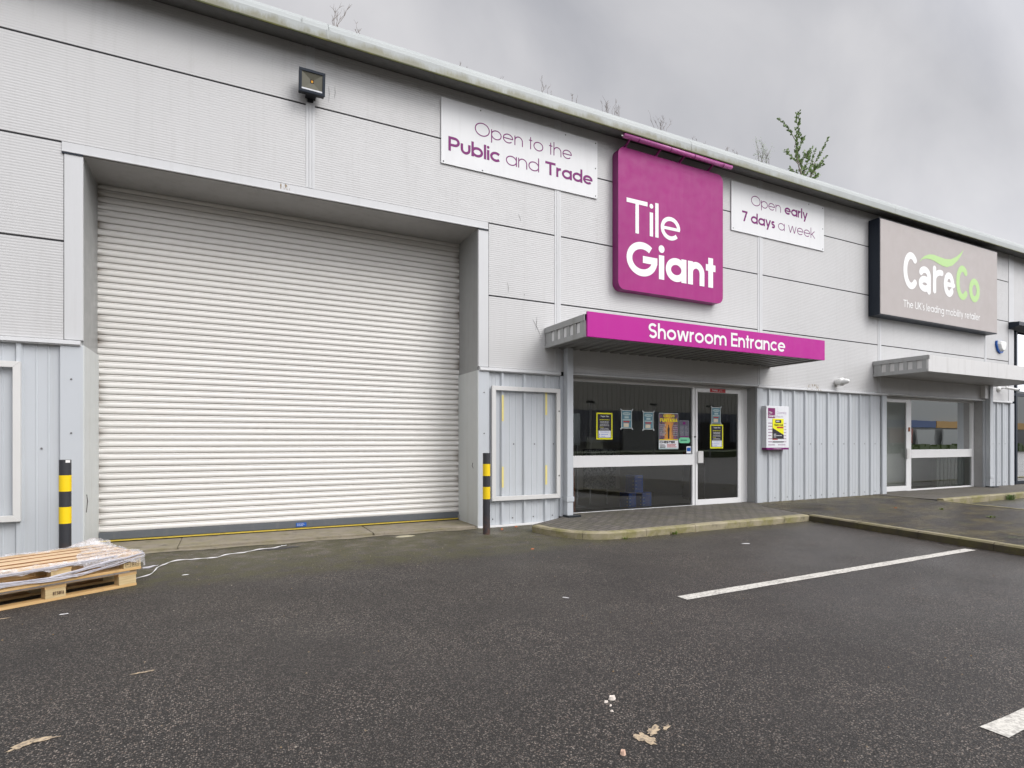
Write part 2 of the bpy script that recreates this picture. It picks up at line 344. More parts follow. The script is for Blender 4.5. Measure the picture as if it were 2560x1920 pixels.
# ------------------------------------------------------------------ mesh helpers
class MB:
    def __init__(s): s.v = []; s.f = []
    def quad(s, a, b, c, d):
        n = len(s.v); s.v += [a, b, c, d]; s.f.append((n, n+1, n+2, n+3)); return s
    def poly(s, pts): n = len(s.v); s.v += list(pts); s.f.append(tuple(range(n, n+len(pts)))); return s
    def box(s, x0, x1, y0, y1, z0, z1):
        n = len(s.v)
        s.v += [(x, y, z) for z in (z0, z1) for x, y in ((x0, y0), (x1, y0), (x1, y1), (x0, y1))]
        for f in ((0, 3, 2, 1), (4, 5, 6, 7), (0, 1, 5, 4), (1, 2, 6, 5), (2, 3, 7, 6), (3, 0, 4, 7)): s.f.append(tuple(n+i for i in f))
        return s
    def ext(s, prof, x0, x1, axis='x', cap=True, closed=True):   # extrude a profile [(a,b)]
        n = len(s.v); k = len(prof)
        def P(a, b, t): return (t, a, b) if axis == 'x' else ((a, t, b) if axis == 'y' else (a, b, t))
        s.v += [P(a, b, x0) for a, b in prof] + [P(a, b, x1) for a, b in prof]
        for i in range(k if closed else k-1): j = (i+1) % k; s.f.append((n+i, n+j, n+k+j, n+k+i))
        if cap and closed: s.f.append(tuple(n+i for i in range(k))[::-1]); s.f.append(tuple(n+k+i for i in range(k)))
        return s
    def tube(s, pts, r, seg=8, cap=True):
        rs = r if isinstance(r, (list, tuple)) else [r]*len(pts); n = len(s.v); up0 = Vector((0, 0, 1))
        for i, p in enumerate(pts):
            p = Vector(p); a = Vector(pts[max(0, i-1)]); c = Vector(pts[min(len(pts)-1, i+1)]); d = (c-a).normalized()
            u = d.cross(up0 if abs(d.z) < .95 else Vector((1, 0, 0))).normalized(); w = d.cross(u)
            for k in range(seg): an = 2*math.pi*k/seg; s.v.append(tuple(p+u*math.cos(an)*rs[i]+w*math.sin(an)*rs[i]))
        for i in range(len(pts)-1):
            for k in range(seg): j = (k+1) % seg; s.f.append((n+i*seg+k, n+i*seg+j, n+(i+1)*seg+j, n+(i+1)*seg+k))
        if cap: s.f.append(tuple(n+k for k in range(seg))[::-1]); s.f.append(tuple(n+(len(pts)-1)*seg+k for k in range(seg)))
        return s
    def lathe(s, prof, c=(0, 0, 0), seg=24, axis='z'):
        n = len(s.v)
        for r, h in prof:
            for k in range(seg):
                a = 2*math.pi*k/seg; x, y = r*math.cos(a), r*math.sin(a)
                s.v.append((c[0]+x, c[1]+y, c[2]+h) if axis == 'z' else ((c[0]+x, c[1]+h, c[2]+y) if axis == 'y' else (c[0]+h, c[1]+x, c[2]+y)))
        for i in range(len(prof)-1):
            for k in range(seg): j = (k+1) % seg; s.f.append((n+i*seg+k, n+i*seg+j, n+(i+1)*seg+j, n+(i+1)*seg+k))
        s.f.append(tuple(n+k for k in range(seg))[::-1]); s.f.append(tuple(n+(len(prof)-1)*seg+k for k in range(seg)))
        return s
ORG = {}
def tag(o, label=None, cat=None, group=None, kind=None):
    if label: o['label'] = label
    if cat: o['category'] = cat
    if group: o['group'] = group
    if kind: o['kind'] = kind
    return o
def thing(name, label, cat, loc=(0, 0, 0), rotz=0., group=None, local=False):
    o = bpy.data.objects.new(name, None); o.empty_display_size = .1; COL.objects.link(o)
    o.location = loc; o.rotation_euler = (0, 0, rotz); ORG[o.name] = (0, 0, 0) if local else tuple(loc)
    return tag(o, label, cat, group)
def mk(name, mb, m, parent=None, smooth=False, bevel=0., org=None, label=None):
    me = bpy.data.meshes.new(name)
    og = ORG[parent.name] if parent else (org or (0, 0, 0))
    me.from_pydata([(v[0]-og[0], v[1]-og[1], v[2]-og[2]) for v in mb.v], [], mb.f)
    bm = bmesh.new(); bm.from_mesh(me); bmesh.ops.recalc_face_normals(bm, faces=bm.faces[:]); bm.to_mesh(me); bm.free()
    ms = m if isinstance(m, (list, tuple)) else [m]
    for x in ms: me.materials.append(x)
    if smooth:
        for p in me.polygons: p.use_smooth = True
    o = bpy.data.objects.new(name, me); COL.objects.link(o); ORG[o.name] = og
    if parent: o.parent = parent
    else: o.location = og
    if bevel:
        b = o.modifiers.new('bevel', 'BEVEL'); b.width = bevel; b.segments = 2; b.limit_method = 'ANGLE'; b.angle_limit = R(40)
    if label: o['label'] = label
    return o
def struct(name, mb, m, **kw):
    o = mk(name, mb, m, **kw); o['kind'] = 'structure'; return o

# ------------------------------------------------------------------ lettering: a geometric stroke alphabet
def arc(cx, cy, rx, ry, a0, a1, n=22): return [(cx+rx*math.cos(R(a0+(a1-a0)*i/n)), cy+ry*math.sin(R(a0+(a1-a0)*i/n))) for i in range(n+1)]
def glyph(ch, w, c=1., X=.72, alt=False):
    h = w/2; S = []; D = []; P = []
    rx = (X*1.0*c-w)/2; ry = (X-w)/2; cx, cy = h+rx, h+ry
    nx = (.60*c-w)/2; ny = min(nx, ry); cap = 1.; asc = 1.04; desc = -.27
    if ch == ' ': return S, D, P, .26*c
    if ch == 'o': S += [arc(cx, cy, rx, ry, 0, 360, 40)]; return S, D, P, 2*rx+w
    if ch == 'c': S += [arc(cx, cy, rx, ry, 42, 318, 34)]; return S, D, P, (2*rx+w)*.9
    if ch == 'e': S += [arc(cx, cy, rx, ry, 0, 318, 36), ('w', .72 if w > .12 else 1., [(h*.6, cy), (2*rx+w-h*.25, cy)])]; return S, D, P, 2*rx+w
    if ch in 'adqgbp':
        if ch == 'a' and alt:
            S += [arc(cx, X-h-nx, rx, nx, 150, 0, 16)+[(h+2*rx, h*.4)], arc(cx, h+nx*.78, rx, nx*.78, 0, 360, 30)]; return S, D, P, 2*rx+w
        S += [arc(cx, cy, rx, ry, 0, 360, 40)]; r = h+2*rx
        if ch == 'a': S += [[(r, 0), (r, X)]]
        if ch == 'd': S += [[(r, 0), (r, asc)]]
        if ch == 'b': S += [[(h, 0), (h, asc)]]
        if ch == 'p': S += [[(h, desc), (h, X)]]
        if ch == 'g': S += [[(r, X)] + arc(cx, desc*.35+h*0-.0, rx, ry*.75, 0, -150, 16)]
        return S, D, P, 2*rx+w
    if ch in 'nhm':
        top = asc if ch == 'h' else X
        S += [[(h, 0), (h, top)], arc(h+nx, X-h-ny, nx, ny, 180, 0, 18)+[(h+2*nx, 0)]]
        if ch == 'm': S += [arc(h+3*nx, X-h-ny, nx, ny, 180, 0, 18)+[(h+4*nx, 0)]]; return S, D, P, 4*nx+w
        return S, D, P, 2*nx+w
    if ch == 'u': S += [[(h, X)]+arc(h+nx, h+ny, nx, ny, 180, 360, 18)+[(h+2*nx, X)]]; return S, D, P, 2*nx+w
    if ch == 'r': S += [[(h, 0), (h, X)], arc(h+nx, X-h-ny, nx, ny, 180, 80, 12)]; return S, D, P, nx+w*.9
    if ch == 't': S += [[(h+.09*c, .93), (h+.09*c, 0)], [(0, X-h), (w+.18*c, X-h)]]; return S, D, P, w+.18*c
    if ch == 'l': S += [[(h, 0), (h, asc)]]; return S, D, P, w
    if ch == 'i': S += [[(h, 0), (h, X)]]; D += [(h, X+.19, max(h*1.12, .05))]; return S, D, P, w
    if ch == 'k': S += [[(h, 0), (h, asc)]]; P += [(h, .28, .46*c, X), (h+.12*c, .40, .50*c, 0)]; return S, D, P, .50*c+h
    if ch == 's':
        q = (X-w)/4; a = max(.40*c-w, .1)/2; S += [arc(h+a, X-h-q, a, q, 35, 270, 16)+arc(h+a, h+q, a, q, 90, -145, 16)]; return S, D, P, 2*a+w
    if ch == 'S':
        q = (cap-w)/4; a = (.62*c-w)/2; S += [arc(h+a, cap-h-q, a, q, 28, 270, 18)+arc(h+a, h+q, a, q, 90, -152, 18)]; return S, D, P, 2*a+w
    if ch == 'y': P += [(h, X, .30*c, 0), (.60*c-h, X, .20*c, desc)]; return S, D, P, .60*c
    if ch == 'v': P += [(h, X, .30*c, 0), (.60*c-h, X, .30*c, 0)]; return S, D, P, .60*c
    if ch == 'w':
        a = .92*c; P += [(h, X, .25*a, 0), (.5*a, X, .25*a, 0), (.5*a, X, .75*a, 0), (a-h, X, .75*a, 0)]; return S, D, P, a
    if ch == '7': S += [[(0, cap-h), (.56*c, cap-h)]]; P += [(.56*c-h*1.1, cap-.5*h, .20*c, 0)]; return S, D, P, .56*c
    if ch == 'O': S += [arc(.5*c, .5, .5*c-h, .5-h, 0, 360, 48)]; return S, D, P, 1.0*c
    if ch == 'C': S += [arc(.5*c, .5, .5*c-h, .5-h, 48, 312, 40)]; return S, D, P, .88*c
    if ch == 'c2': S += [arc(.30, .5+.15, .30-h, .35-h, 60, 180, 16)+arc(.30, .35, .30-h, .35-h, 180, 300, 16)]; return S, D, P, .56
    if ch == 'G': S += [arc(.5*c, .5, .5*c-h, .5-h, 48, 360, 44), [(.52*c, .5), (1.0*c, .5)]]; return S, D, P, 1.0*c
    if ch == 'P': q = .27; S += [[(h, 0), (h, cap)], [(h, cap-h), (.36*c, cap-h)]+arc(.36*c, cap-h-(q-h*.3), (q-h*.3)*c, q-h*.3, 90, -90, 18)+[(h, cap-h-2*(q-h*.3))]]; return S, D, P, .36*c+(q-h*.3)*c+h
    if ch == 'R': q = .27; S += [[(h, 0), (h, cap)], [(h, cap-h), (.36*c, cap-h)]+arc(.36*c, cap-h-(q-h*.3), (q-h*.3)*c, q-h*.3, 90, -90, 18)+[(h, cap-h-2*(q-h*.3))]]; P += [(.34*c, .45, .62*c-h, 0)]; return S, D, P, .64*c
    if ch == 'T': S += [[(0, cap-h), (.72*c, cap-h)], [(.36*c, 0), (.36*c, cap-h)]]; return S, D, P, .72*c
    if ch == 'E': S += [[(h, 0), (h, cap)]]+[[(h, y), (.56*c, y)] for y in (h, .52, cap-h)]; return S, D, P, .56*c
    if ch == 'H': S += [[(h, 0), (h, cap)], [(.68*c-h, 0), (.68*c-h, cap)], [(h, .52), (.68*c-h, .52)]]; return S, D, P, .68*c
    if ch == 'F': S += [[(h, 0), (h, cap)]]+[[(h, y), ((.54 if y > .6 else .40)*c, y)] for y in (.46, cap-h)]; return S, D, P, .54*c
    if ch == 'L': S += [[(h, 0), (h, cap)], [(h, h), (.52*c, h)]]; return S, D, P, .52*c
    if ch == 'I': S += [[(h, 0), (h, cap)]]; return S, D, P, w
    if ch == 'D': S += [[(h, 0), (h, cap)], [(h, cap-h), (.25*c, cap-h)]+arc(.25*c, .5, .40*c-h, .5-h, 90, -90, 18)+[(h, h)]]; return S, D, P, .65*c
    if ch == 'B': S += [[(h, 0), (h, cap)]]+[[(h, y0+.5-h), (.3*c, y0+.5-h)]+arc(.3*c, y0+.25, .24*c-h*.5, .25-h*.7, 90, -90, 12)+[(h, y0+h)] for y0 in (0, .5)]; return S, D, P, .56*c
    if ch == 'U': a = (.70*c-w)/2; S += [[(h, cap)]+arc(h+a, h+a, a, a, 180, 360, 18)+[(h+2*a, cap)]]; return S, D, P, .70*c
    if ch == 'K': S += [[(h, 0), (h, cap)]]; P += [(h, .36, .58*c, cap), (h+.14*c, .52, .62*c, 0)]; return S, D, P, .62*c+h
    if ch == 'N': S += [[(h, 0), (h, cap)], [(.70*c-h, 0), (.70*c-h, cap)]]; P += [(h, cap, .70*c-h, 0)]; return S, D, P, .70*c
    if ch == 'A': P += [(h, 0, .36*c, cap), (.72*c-h, 0, .36*c, cap)]; S += [[(.16*c, .28), (.56*c, .28)]]; return S, D, P, .72*c
    if ch == "'": P += [(h, cap, h*.6, cap-.22)]; return S, D, P, w
    raise KeyError(ch)
def ribbon(pts, w):
    closed = len(pts) > 8 and abs(pts[0][0]-pts[-1][0])+abs(pts[0][1]-pts[-1][1]) < 1e-6
    L = []; n = len(pts)
    for i in range(n):
        if closed: a = pts[(i-1) % (n-1)]; b = pts[(i+1) % (n-1)]
        else: a = pts[max(0, i-1)]; b = pts[min(n-1, i+1)]
        p = pts[i]; d1 = Vector((p[0]-a[0], p[1]-a[1])); d2 = Vector((b[0]-p[0], b[1]-p[1]))
        d1 = d1.normalized() if d1.length > 1e-9 else d2.normalized(); d2 = d2.normalized() if d2.length > 1e-9 else d1
        d = (d1+d2); d = d.normalized() if d.length > 1e-6 else d1
        k = 1/max(.5, d.dot(d1)); L.append(((p[0]-d.y*w/2*k, p[1]+d.x*w/2*k), (p[0]+d.y*w/2*k, p[1]-d.x*w/2*k)))
    return L
def letters(mb, segs, x0, x1, base, cap, y, c=1., rnd_ends=False, X=.72, alt=False, mat=None, step=.0003, fit=True, tk=None):
    """segs: [(text, weight)], glyph widths fitted between x0 and x1 on the plane facing -Y"""
    def tw(w): return tk if tk is not None else (.105 if w < .12 else (.085 if w < .18 else .06))
    def total(c_):
        tot = 0; L = [(ch, w) for s_, w in segs for ch in s_]
        for i, (ch, w) in enumerate(L): tot += glyph(ch, w, c_, X, alt)[3]*cap+(tw(w)*cap if i < len(L)-1 else 0)
        return tot
    if fit:
        lo, hi = .35, 2.2
        for _ in range(30):
            c = (lo+hi)/2
            if total(c) < x1-x0: lo = c
            else: hi = c
    x = x0; outm = []
    for s_, w in segs:
        tgt = mb if mb is not None else MB()
        for ch in s_:
            if ch == ' ' and mb is None and tgt.v: outm.append((w, tgt)); tgt = MB()
            S, D, P, adv = glyph(ch, w, c, X, alt); k = 0
            def put(u, v, yy):
                p = (x+u*cap, yy, base+v*cap)
                return tuple(mat @ Vector(p)) if mat else p
            for pts in S:
                yy = y-k*step; k += 1; ww = w
                if pts[0] == 'w': ww = w*pts[1]; pts = pts[2]
                L = ribbon(pts, ww)
                for i in range(len(L)-1):
                    tgt.quad(put(*L[i][0], yy), put(*L[i][1], yy), put(*L[i+1][1], yy), put(*L[i+1][0], yy))
                if rnd_ends and (abs(pts[0][0]-pts[-1][0])+abs(pts[0][1]-pts[-1][1])) > 1e-6:
                    for e in (pts[0], pts[-1]):
                        yy = y-k*step; k += 1; tgt.poly([put(e[0]+ww/2*math.cos(a*math.pi/9), e[1]+ww/2*math.sin(a*math.pi/9), yy) for a in range(18)])
            for cx_, cy_, r in D:
                tgt.poly([put(cx_+r*math.cos(a*math.pi/10), cy_+r*math.sin(a*math.pi/10), y) for a in range(20)])
            for a0, b0, a1, b1 in P:
                yy = y-k*step; k += 1; L_ = math.hypot(a1-a0, b1-b0); hw = w/2*L_/max(.2, abs(b1-b0)); hw = min(hw, w)
                tgt.poly([put(a0-hw, b0, yy), put(a0+hw, b0, yy), put(a1+hw, b1, yy), put(a1-hw, b1, yy)])
            x += adv*cap+tw(w)*cap
        if mb is None and tgt.v: outm.append((w, tgt))
    return mb if mb is not None else outm
def bars(mb, x0, x1, z, n, dz, hgt, y, seed=1, cen=False, fill=.8):     # lines of print too small to read
    r_ = random.Random(seed)
    for i in range(n):
        wd = (x1-x0)*(fill+(1-fill)*r_.random()-.1*r_.random()); x = x0+((x1-x0)-wd)/2 if cen else x0; e = x+wd
        while x < e-.004:
            l = min(e-x, (.018+.03*r_.random())*(x1-x0)/.3+.006)
            mb.quad((x, y, z-i*dz), (x+l, y, z-i*dz), (x+l, y, z-i*dz+hgt), (x, y, z-i*dz+hgt)); x += l+.006
    return mb

# ================================================================== GROUND
g = MB(); g.quad((-150, -150, 0), (160, -150, 0), (160, 60, 0), (-150, 60, 0)); struct('car_park', g, M['asphalt'])
sl_ = MB(); sl_.box(-1.62, -.545, .05, 1.0, -.1, .035); sl_.box(-.539, 1.80, .055, 1.0, -.1, .037); sl_.box(1.815, 3.6, .03, 1.0, -.1, .034)
o = struct('concrete_threshold', sl_, M['slab'], bevel=.008)
# slightly ragged front: a shallow apron in front of the shutter
ap = MB(); pts = [(-1.62, .06)]
for i in range(24): x = -1.62+5.1*i/23; pts.append((x, -.10+.035*math.sin(i*1.7)+.02*rnd.random()+(.0 if x < 3.2 else (x-3.2)*.25)))
pts.append((3.5, .06)); ap.poly([(a, b, .006) for a, b in pts]); struct('concrete_apron', ap, M['slab'])

KY = -1.72
def bez(p0, p1, p2, n): return [((1-t)**2*p0[0]+2*t*(1-t)*p1[0]+t*t*p2[0], (1-t)**2*p0[1]+2*t*(1-t)*p1[1]+t*t*p2[1]) for t in [i/n for i in range(n+1)]]
left_curve = bez((3.93, -.66), (3.98, -1.68), (4.75, KY), 12)
def kerb_run(mb, path, w, z, seglen=.9, gap=.006, side=1):
    # path = outer foot; the kerb lies to the side of it
    P_ = [Vector(p) for p in path]; dense = []
    for a, b in zip(P_, P_[1:]):
        n = max(1, int((b-a).length/.1)); dense += [a.lerp(b, i/n) for i in range(n)]
    dense.append(P_[-1]); dist = [0]
    for a, b in zip(dense, dense[1:]): dist.append(dist[-1]+(b-a).length)
    nrm = []
    for i in range(len(dense)):
        d = (dense[min(i+1, len(dense)-1)]-dense[max(0, i-1)]).normalized(); nrm.append(Vector((-d.y, d.x))*side)
    i = 0
    while i < len(dense)-1:
        j = i+1
        while j < len(dense)-1 and dist[j]-dist[i] < seglen: j += 1
        jz = rnd.uniform(-.003, .003); rows = []
        for k in range(i, j+1):
            p = dense[k]; q = p+nrm[k]*w; t_ = (dense[min(k+1, len(dense)-1)]-dense[max(0, k-1)]).normalized()
            sh = t_*gap/2 if k == i else (-t_*gap/2 if k == j else Vector((0, 0)))
            p = p+sh; q = q+sh; zz = z+jz
            rows.append([(p.x, p.y, -.05), (p.x, p.y, zz-.02), (p.x+nrm[k].x*.018, p.y+nrm[k].y*.018, zz), (q.x, q.y, zz), (q.x, q.y, -.05)])
        n = len(mb.v)
        for r_ in rows: mb.v += r_
        for a in range(len(rows)-1):
            for k in range(4): mb.f.append((n+a*5+k, n+a*5+k+1, n+(a+1)*5+k+1, n+(a+1)*5+k))
        mb.f.append(tuple(n+k for k in range(5))); mb.f.append(tuple(n+(len(rows)-1)*5+k for k in range(5)))
        i = j
k1 = MB(); kerb_run(k1, left_curve+[(8.55, KY)], .125, .10); struct('kerb', k1, M['kerb'])
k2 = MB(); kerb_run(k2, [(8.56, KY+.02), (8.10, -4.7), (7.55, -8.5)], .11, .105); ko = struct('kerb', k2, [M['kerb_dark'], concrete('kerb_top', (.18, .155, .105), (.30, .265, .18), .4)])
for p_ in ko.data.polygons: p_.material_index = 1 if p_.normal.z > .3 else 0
# block paving in front of the showroom
pv = MB(); inner = [(p[0]+.11*(1 if i < 8 else .3), p[1]+.10*(0 if i < 3 else (i/12))) for i, p in enumerate(left_curve)]
path = [(4.80, .0), (4.80, -.1)]+[(3.99, -.60)]+[(x+.07, y+.09) for x, y in left_curve[3:]]+[(8.62, KY+.12), (8.95, -.5), (9.35, -.02), (9.37, .6), (4.8, .6)]
top = [(a, b, .097) for a, b in path]; pv.poly(top)
for a, b in zip(path, path[1:]+path[:1]): pv.quad((a[0], a[1], .097), (b[0], b[1], .097), (b[0], b[1], -.05), (a[0], a[1], -.05))
struct('pavement', pv, M['pavers'])
# raised tarmac beside the bays
ri = MB(); path = [(8.66, KY+.1), (8.20, -4.7), (7.65, -8.5), (11.9, -8.5), (12.62, -3.0), (13.02, -1.40), (13.3, -.45), (13.6, .05), (9.38, .05), (8.98, -.5)]
ri.poly([(a, b, .094) for a, b in path])
for a, b in zip(path, path[1:]+path[:1]): ri.quad((a[0], a[1], .094), (b[0], b[1], .094), (b[0], b[1], -.05), (a[0], a[1], -.05))
struct('raised_tarmac', ri, M['asphalt_mossy'])
k3 = MB(); kerb_run(k3, [(13.08, -1.42), (12.72, -3.0), (12.0, -8.5)], .09, .102, side=-1); struct('kerb', k3, M['kerb'])
k4 = MB(); kerb_run(k4, [(13.12, -1.45), (26, -1.40)], .125, .13); struct('kerb', k4, M['kerb'])
p2 = MB(); p2.box(13.2, 26, -1.33, .6, -.05, .10); struct('pavement', p2, M['pavers'])
# markings
ln = MB()
def line(mb, a, b, w, z=.004, n=40):
    a = Vector(a); b = Vector(b); d = (b-a).normalized(); nn = Vector((-d.y, d.x)); L = (b-a).length; prev = None
    for i in range(n+1):
        p = a+d*L*i/n; j0 = rnd.uniform(-.004, .004); j1 = rnd.uniform(-.004, .004)
        q = (p+nn*(w/2+j0), p-nn*(w/2+j1))
        if prev: mb.quad((*prev[0], z), (*q[0], z), (*q[1], z), (*prev[1], z))
        prev = q
line(ln, (3.375, -4.278), (8.01, -4.223), .115); struct('parking_line', ln, M['line'])
l2 = MB(); line(l2, (3.06, -6.557), (8.0, -6.50), .105); struct('parking_line', l2, M['line'])
l3 = MB(); line(l3, (2, -12.2), (40, -12.2), .16); struct('parking_line', l3, M['line'])
def blob(mb, cx, cy, rx, ry, rot, n=22, jag=.25, z=.004, seed=0):
    r_ = random.Random(seed); pts = []
    for i in range(n):
        a = 2*math.pi*i/n; k = 1+jag*(r_.random()*2-1); x, y = rx*k*math.cos(a), ry*k*math.sin(a)
        pts.append((cx+x*math.cos(rot)-y*math.sin(rot), cy+x*math.sin(rot)+y*math.cos(rot), z))
    mb.poly(pts)
sm = MB(); blob(sm, -.79, -4.745, .055, .022, .9, seed=1, jag=.35); blob(sm, -.72, -4.725, .05, .018, -.1, seed=2, jag=.3, z=.0045); struct('worn_marking', sm, M['sand'])
sm = MB(); blob(sm, -.425, -4.067, .058, .011, .14, seed=3, jag=.3); struct('worn_marking', sm, M['sand'])
sm = MB(); blob(sm, -1.50, -2.46, .07, .012, .1, seed=4); struct('worn_marking', sm, M['sand'])
sm = MB(); blob(sm, 1.635, -5.90, .05, .032, 1.9, seed=5, jag=.4); blob(sm, 1.71, -5.86, .045, .022, .6, seed=6, jag=.45, z=.0045); blob(sm, 1.78, -5.868, .03, .012, .5, seed=8, jag=.4, z=.005); struct('worn_marking', sm, M['sand'])
sm = MB(); blob(sm, .55, -.40, .26, .085, .1, seed=7, jag=.3, n=40, z=.0045); struct('damp_patch', sm, M['oil'])

# ================================================================== RETAIL TERRACE
ZE = 6.52                                 # wall top at the eaves
B = thing('retail_building', 'long grey metal clad retail terrace with roller shutter and two shopfronts', 'building', (0, 0, 0))
OX0, OX1, OZ, OD = -1.455, 3.37, 4.525, .8   # shutter opening
# core behind the cladding (dark seams show through the joints)
core = MB()
def wallbox(x0, x1, z0, z1, y0=.035, y1=.20):
    core.box(x0, x1, y0, y1, z0, z1)
    if z1 > 2.5: core.box(x0+.001, x1-.001, .0045, .034, max(z0, 2.44)+.002, z1-.03)
wallbox(-8, OX0-.002, -.02, ZE); wallbox(OX0-.002, OX1+.002, OZ+.004, ZE); wallbox(OX1+.002, 4.985, -.02, ZE)
wallbox(4.985, 9.355, 2.405, ZE); wallbox(9.36, 13.49, -.02, ZE); wallbox(13.49, 18.02, 2.405, ZE); wallbox(18.024, 19.60, -.02, ZE)
mk('wall_core', core, M['dark_gap'], B)
# upper micro-rib panels
def panel(mb, x0, x1, z0, z1, pitch=.0305, dep=.0012):
    prof = [(.004, z0)]; n = max(2, round((z1-z0)/pitch)); p = (z1-z0)/n
    for i in range(n):
        z = z0+i*p; prof += [(.0, z+p*.10), (.0, z+p*.52), (dep, z+p*.62), (dep, z+p*.98)]
    prof += [(.004, z1)]
    n0 = len(mb.v); k = len(prof)
    mb.v += [(x0, a, b) for a, b in prof]+[(x1, a, b) for a, b in prof]
    for i in range(k-1): mb.f.append((n0+i, n0+i+1, n0+k+i+1, n0+k+i))
cols = [(-8, -3.46), (-3.33, .912), (1.025, 4.705), (4.825, 9.39), (9.527, 13.335), (13.465, 18.035), (18.15, 19.33)]
rows = [(2.438, 3.520), (3.540, 4.620), (4.640, 5.720), (5.740, 6.50)]
def cut(x0, x1, z0, z1):
    if z1 <= 4.63 and x0 < 3.5 and x1 > -1.6:     # rows beside the shutter
        r = []
        if x0 < -1.63: r.append((x0, -1.632, z0, z1))
        if x1 > 3.54: r.append((3.545, x1, z0, z1))
        return r
    if z0 < 4.7 and z0 > 4.6 and x0 < 3.5 and x1 > -1.6 :
        return [(x0, x1, z0, z1)]
    return [(x0, x1, z0, z1)]
for x0, x1 in cols:
    for z0, z1 in rows:
        for q in cut(x0, x1, z0, z1):
            if q[1]-q[0] < .02: continue
            mb = MB(); panel(mb, *q); mk('cladding_panel', mb, M['clad'], B)
# vertical cover strips over the joints
for x0, x1, zb in ((-3.46, -3.33, 2.436), (.912, 1.025, 4.64), (4.705, 4.825, 2.436), (9.39, 9.527, 2.436), (13.335, 13.465, 2.436), (18.035, 18.15, 2.436)):
    mb = MB(); w = (x1-x0); a = .028 if x0 < 13 else .05
    for i in range(3): mb.box(x0+i*w/3+.003, x0+(i+1)*w/3-.003, -.006 if i != 1 else -.009, .01, zb, 6.50)
    mb.box(x0, x1, .0, .03, zb, 6.50); mk('joint_strip', mb, M['trim'], B)
mb = MB(); mb.box(19.335, 19.62, -.008, .2, 2.43, 6.50); mk('corner_trim', mb, M['trim'], B)
# trims round the shutter
mb = MB(); mb.box(-1.645, 3.53, -.014, .02, OZ+.002, 4.632)
mb.box(-1.645, 3.53, -.024, -.0, OZ-.004, OZ+.010); mk('header_trim', mb, M['trim'], B, bevel=.002)
for a, b in ((-1.645, OX0), (OX1, 3.53)): mk('header_drip', MB().box(a, b, -.02, .0, OZ-.022, OZ-.006), M['navy'], B)
for x0, x1 in ((-1.625, OX0), (OX1, 3.535)):
    mb = MB(); mb.box(x0, x1, -.010, .033, 2.44, OZ-.008); mk('jamb_trim', mb, M['trim'], B, bevel=.002)
    mb = MB(); mb.box(x0-.035 if x0 < 0 else x0, x1 if x0 < 0 else x1+.01, -.016, .033, -.01, 2.375); mk('lower_jamb', mb, M['blue_clad'], B, bevel=.002)
# reveals of the shutter opening
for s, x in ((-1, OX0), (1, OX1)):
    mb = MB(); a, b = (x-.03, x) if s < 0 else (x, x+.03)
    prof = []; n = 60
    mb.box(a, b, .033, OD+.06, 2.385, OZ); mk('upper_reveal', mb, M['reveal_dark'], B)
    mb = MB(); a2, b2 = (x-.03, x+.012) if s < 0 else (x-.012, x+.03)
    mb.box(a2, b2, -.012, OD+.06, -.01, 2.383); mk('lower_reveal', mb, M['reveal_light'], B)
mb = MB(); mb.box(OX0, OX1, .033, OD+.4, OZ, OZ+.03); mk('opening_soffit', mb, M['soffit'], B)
mb = MB(); mb.box(OX0-.03, OX1+.03, OD+.09, OD+.3, -.02, OZ); mk('back_wall', mb, M['dark_gap'], B)
# roller shutter
mb = MB(); pitch = .0828; z = .165; n = int((4.50-z)/pitch)+1
prof = []
for i in range(n):
    zz = z+i*pitch
    for t_ in [0, .06, .15, .27, .40, .53, .64, .70, .76, .84, .91, .96]:
        d = .0045+.012*math.sin(math.pi*t_/.70)**.6 if t_ < .70 and t_ > 0 else (.0045+.0035*math.sin(math.pi*(t_-.70)/.22) if t_ < .92 and t_ > 0 else (.001 if t_ == 0 else -.002))
        prof.append((OD-d+(.009 if t_ > .92 else 0), zz+pitch*t_))
for i in range(1):
    n0 = len(mb.v); k = len(prof); mb.v += [(OX0, a, b) for a, b in prof]+[(OX1, a, b) for a, b in prof]
    for i in range(k-1): mb.f.append((n0+i, n0+i+1, n0+k+i+1, n0+k+i))
SH = mk('roller_shutter', mb, [M['shutter'], plain('slat_joint_shade_grime', (.36, .33, .29), .8)], B)
for i, p_ in enumerate(SH.data.polygons):
    if i % 12 == 11: p_.material_index = 1  # joint faces coloured darker for hinge shadow as well as dirt
mb = MB(); mb.box(OX0+.013, OX1-.013, OD-.03, OD+.02, .072, .163); mk('bottom_rail', mb, painted('rail_grey', (.10, .11, .12), .5), SH, bevel=.004)
mb = MB(); mb.box(OX0+.013, OX1-.013, OD-.036, OD-.0, .050, .066); mk('yellow_edge', mb, painted('yellow_seal', (.55, .41, .06), .6, 0., .1, (.12, .10, .06), .6), SH)
mb = MB(); mb.box(OX0+.013, OX1-.013, OD-.02, OD+.02, .036, .047); mk('rubber_seal', mb, M['black'], SH)
mb = MB(); mb.box(.87, 1.01, OD-.036, OD-.031, .088, .142); pl = mk('maker_plate', mb, M['plastic_blue'], SH)
mb = MB(); bars(mb, .885, .995, .126, 3, .013, .004, OD-.0375, 4); mk('plate_print', mb, M['poster_white'], SH)
mb = MB(); mb.box(OX1-.030, OX1-.013, OD-.08, OD-.03, .06, .12); mk('side_lock', mb, M['steel'], SH)
# flashing between upper and lower cladding
for x0, x1 in ((-8, -1.475), (3.385, 4.80), (9.36, 13.66), (18.33, 19.45)):
    mb = MB(); mb.ext([(.0, 2.436), (-.045, 2.424), (-.05, 2.385), (-.034, 2.378), (-.034, 2.372), (.03, 2.372), (.03, 2.436)], x0, x1); mk('drip_flashing', mb, M['trim'], B)
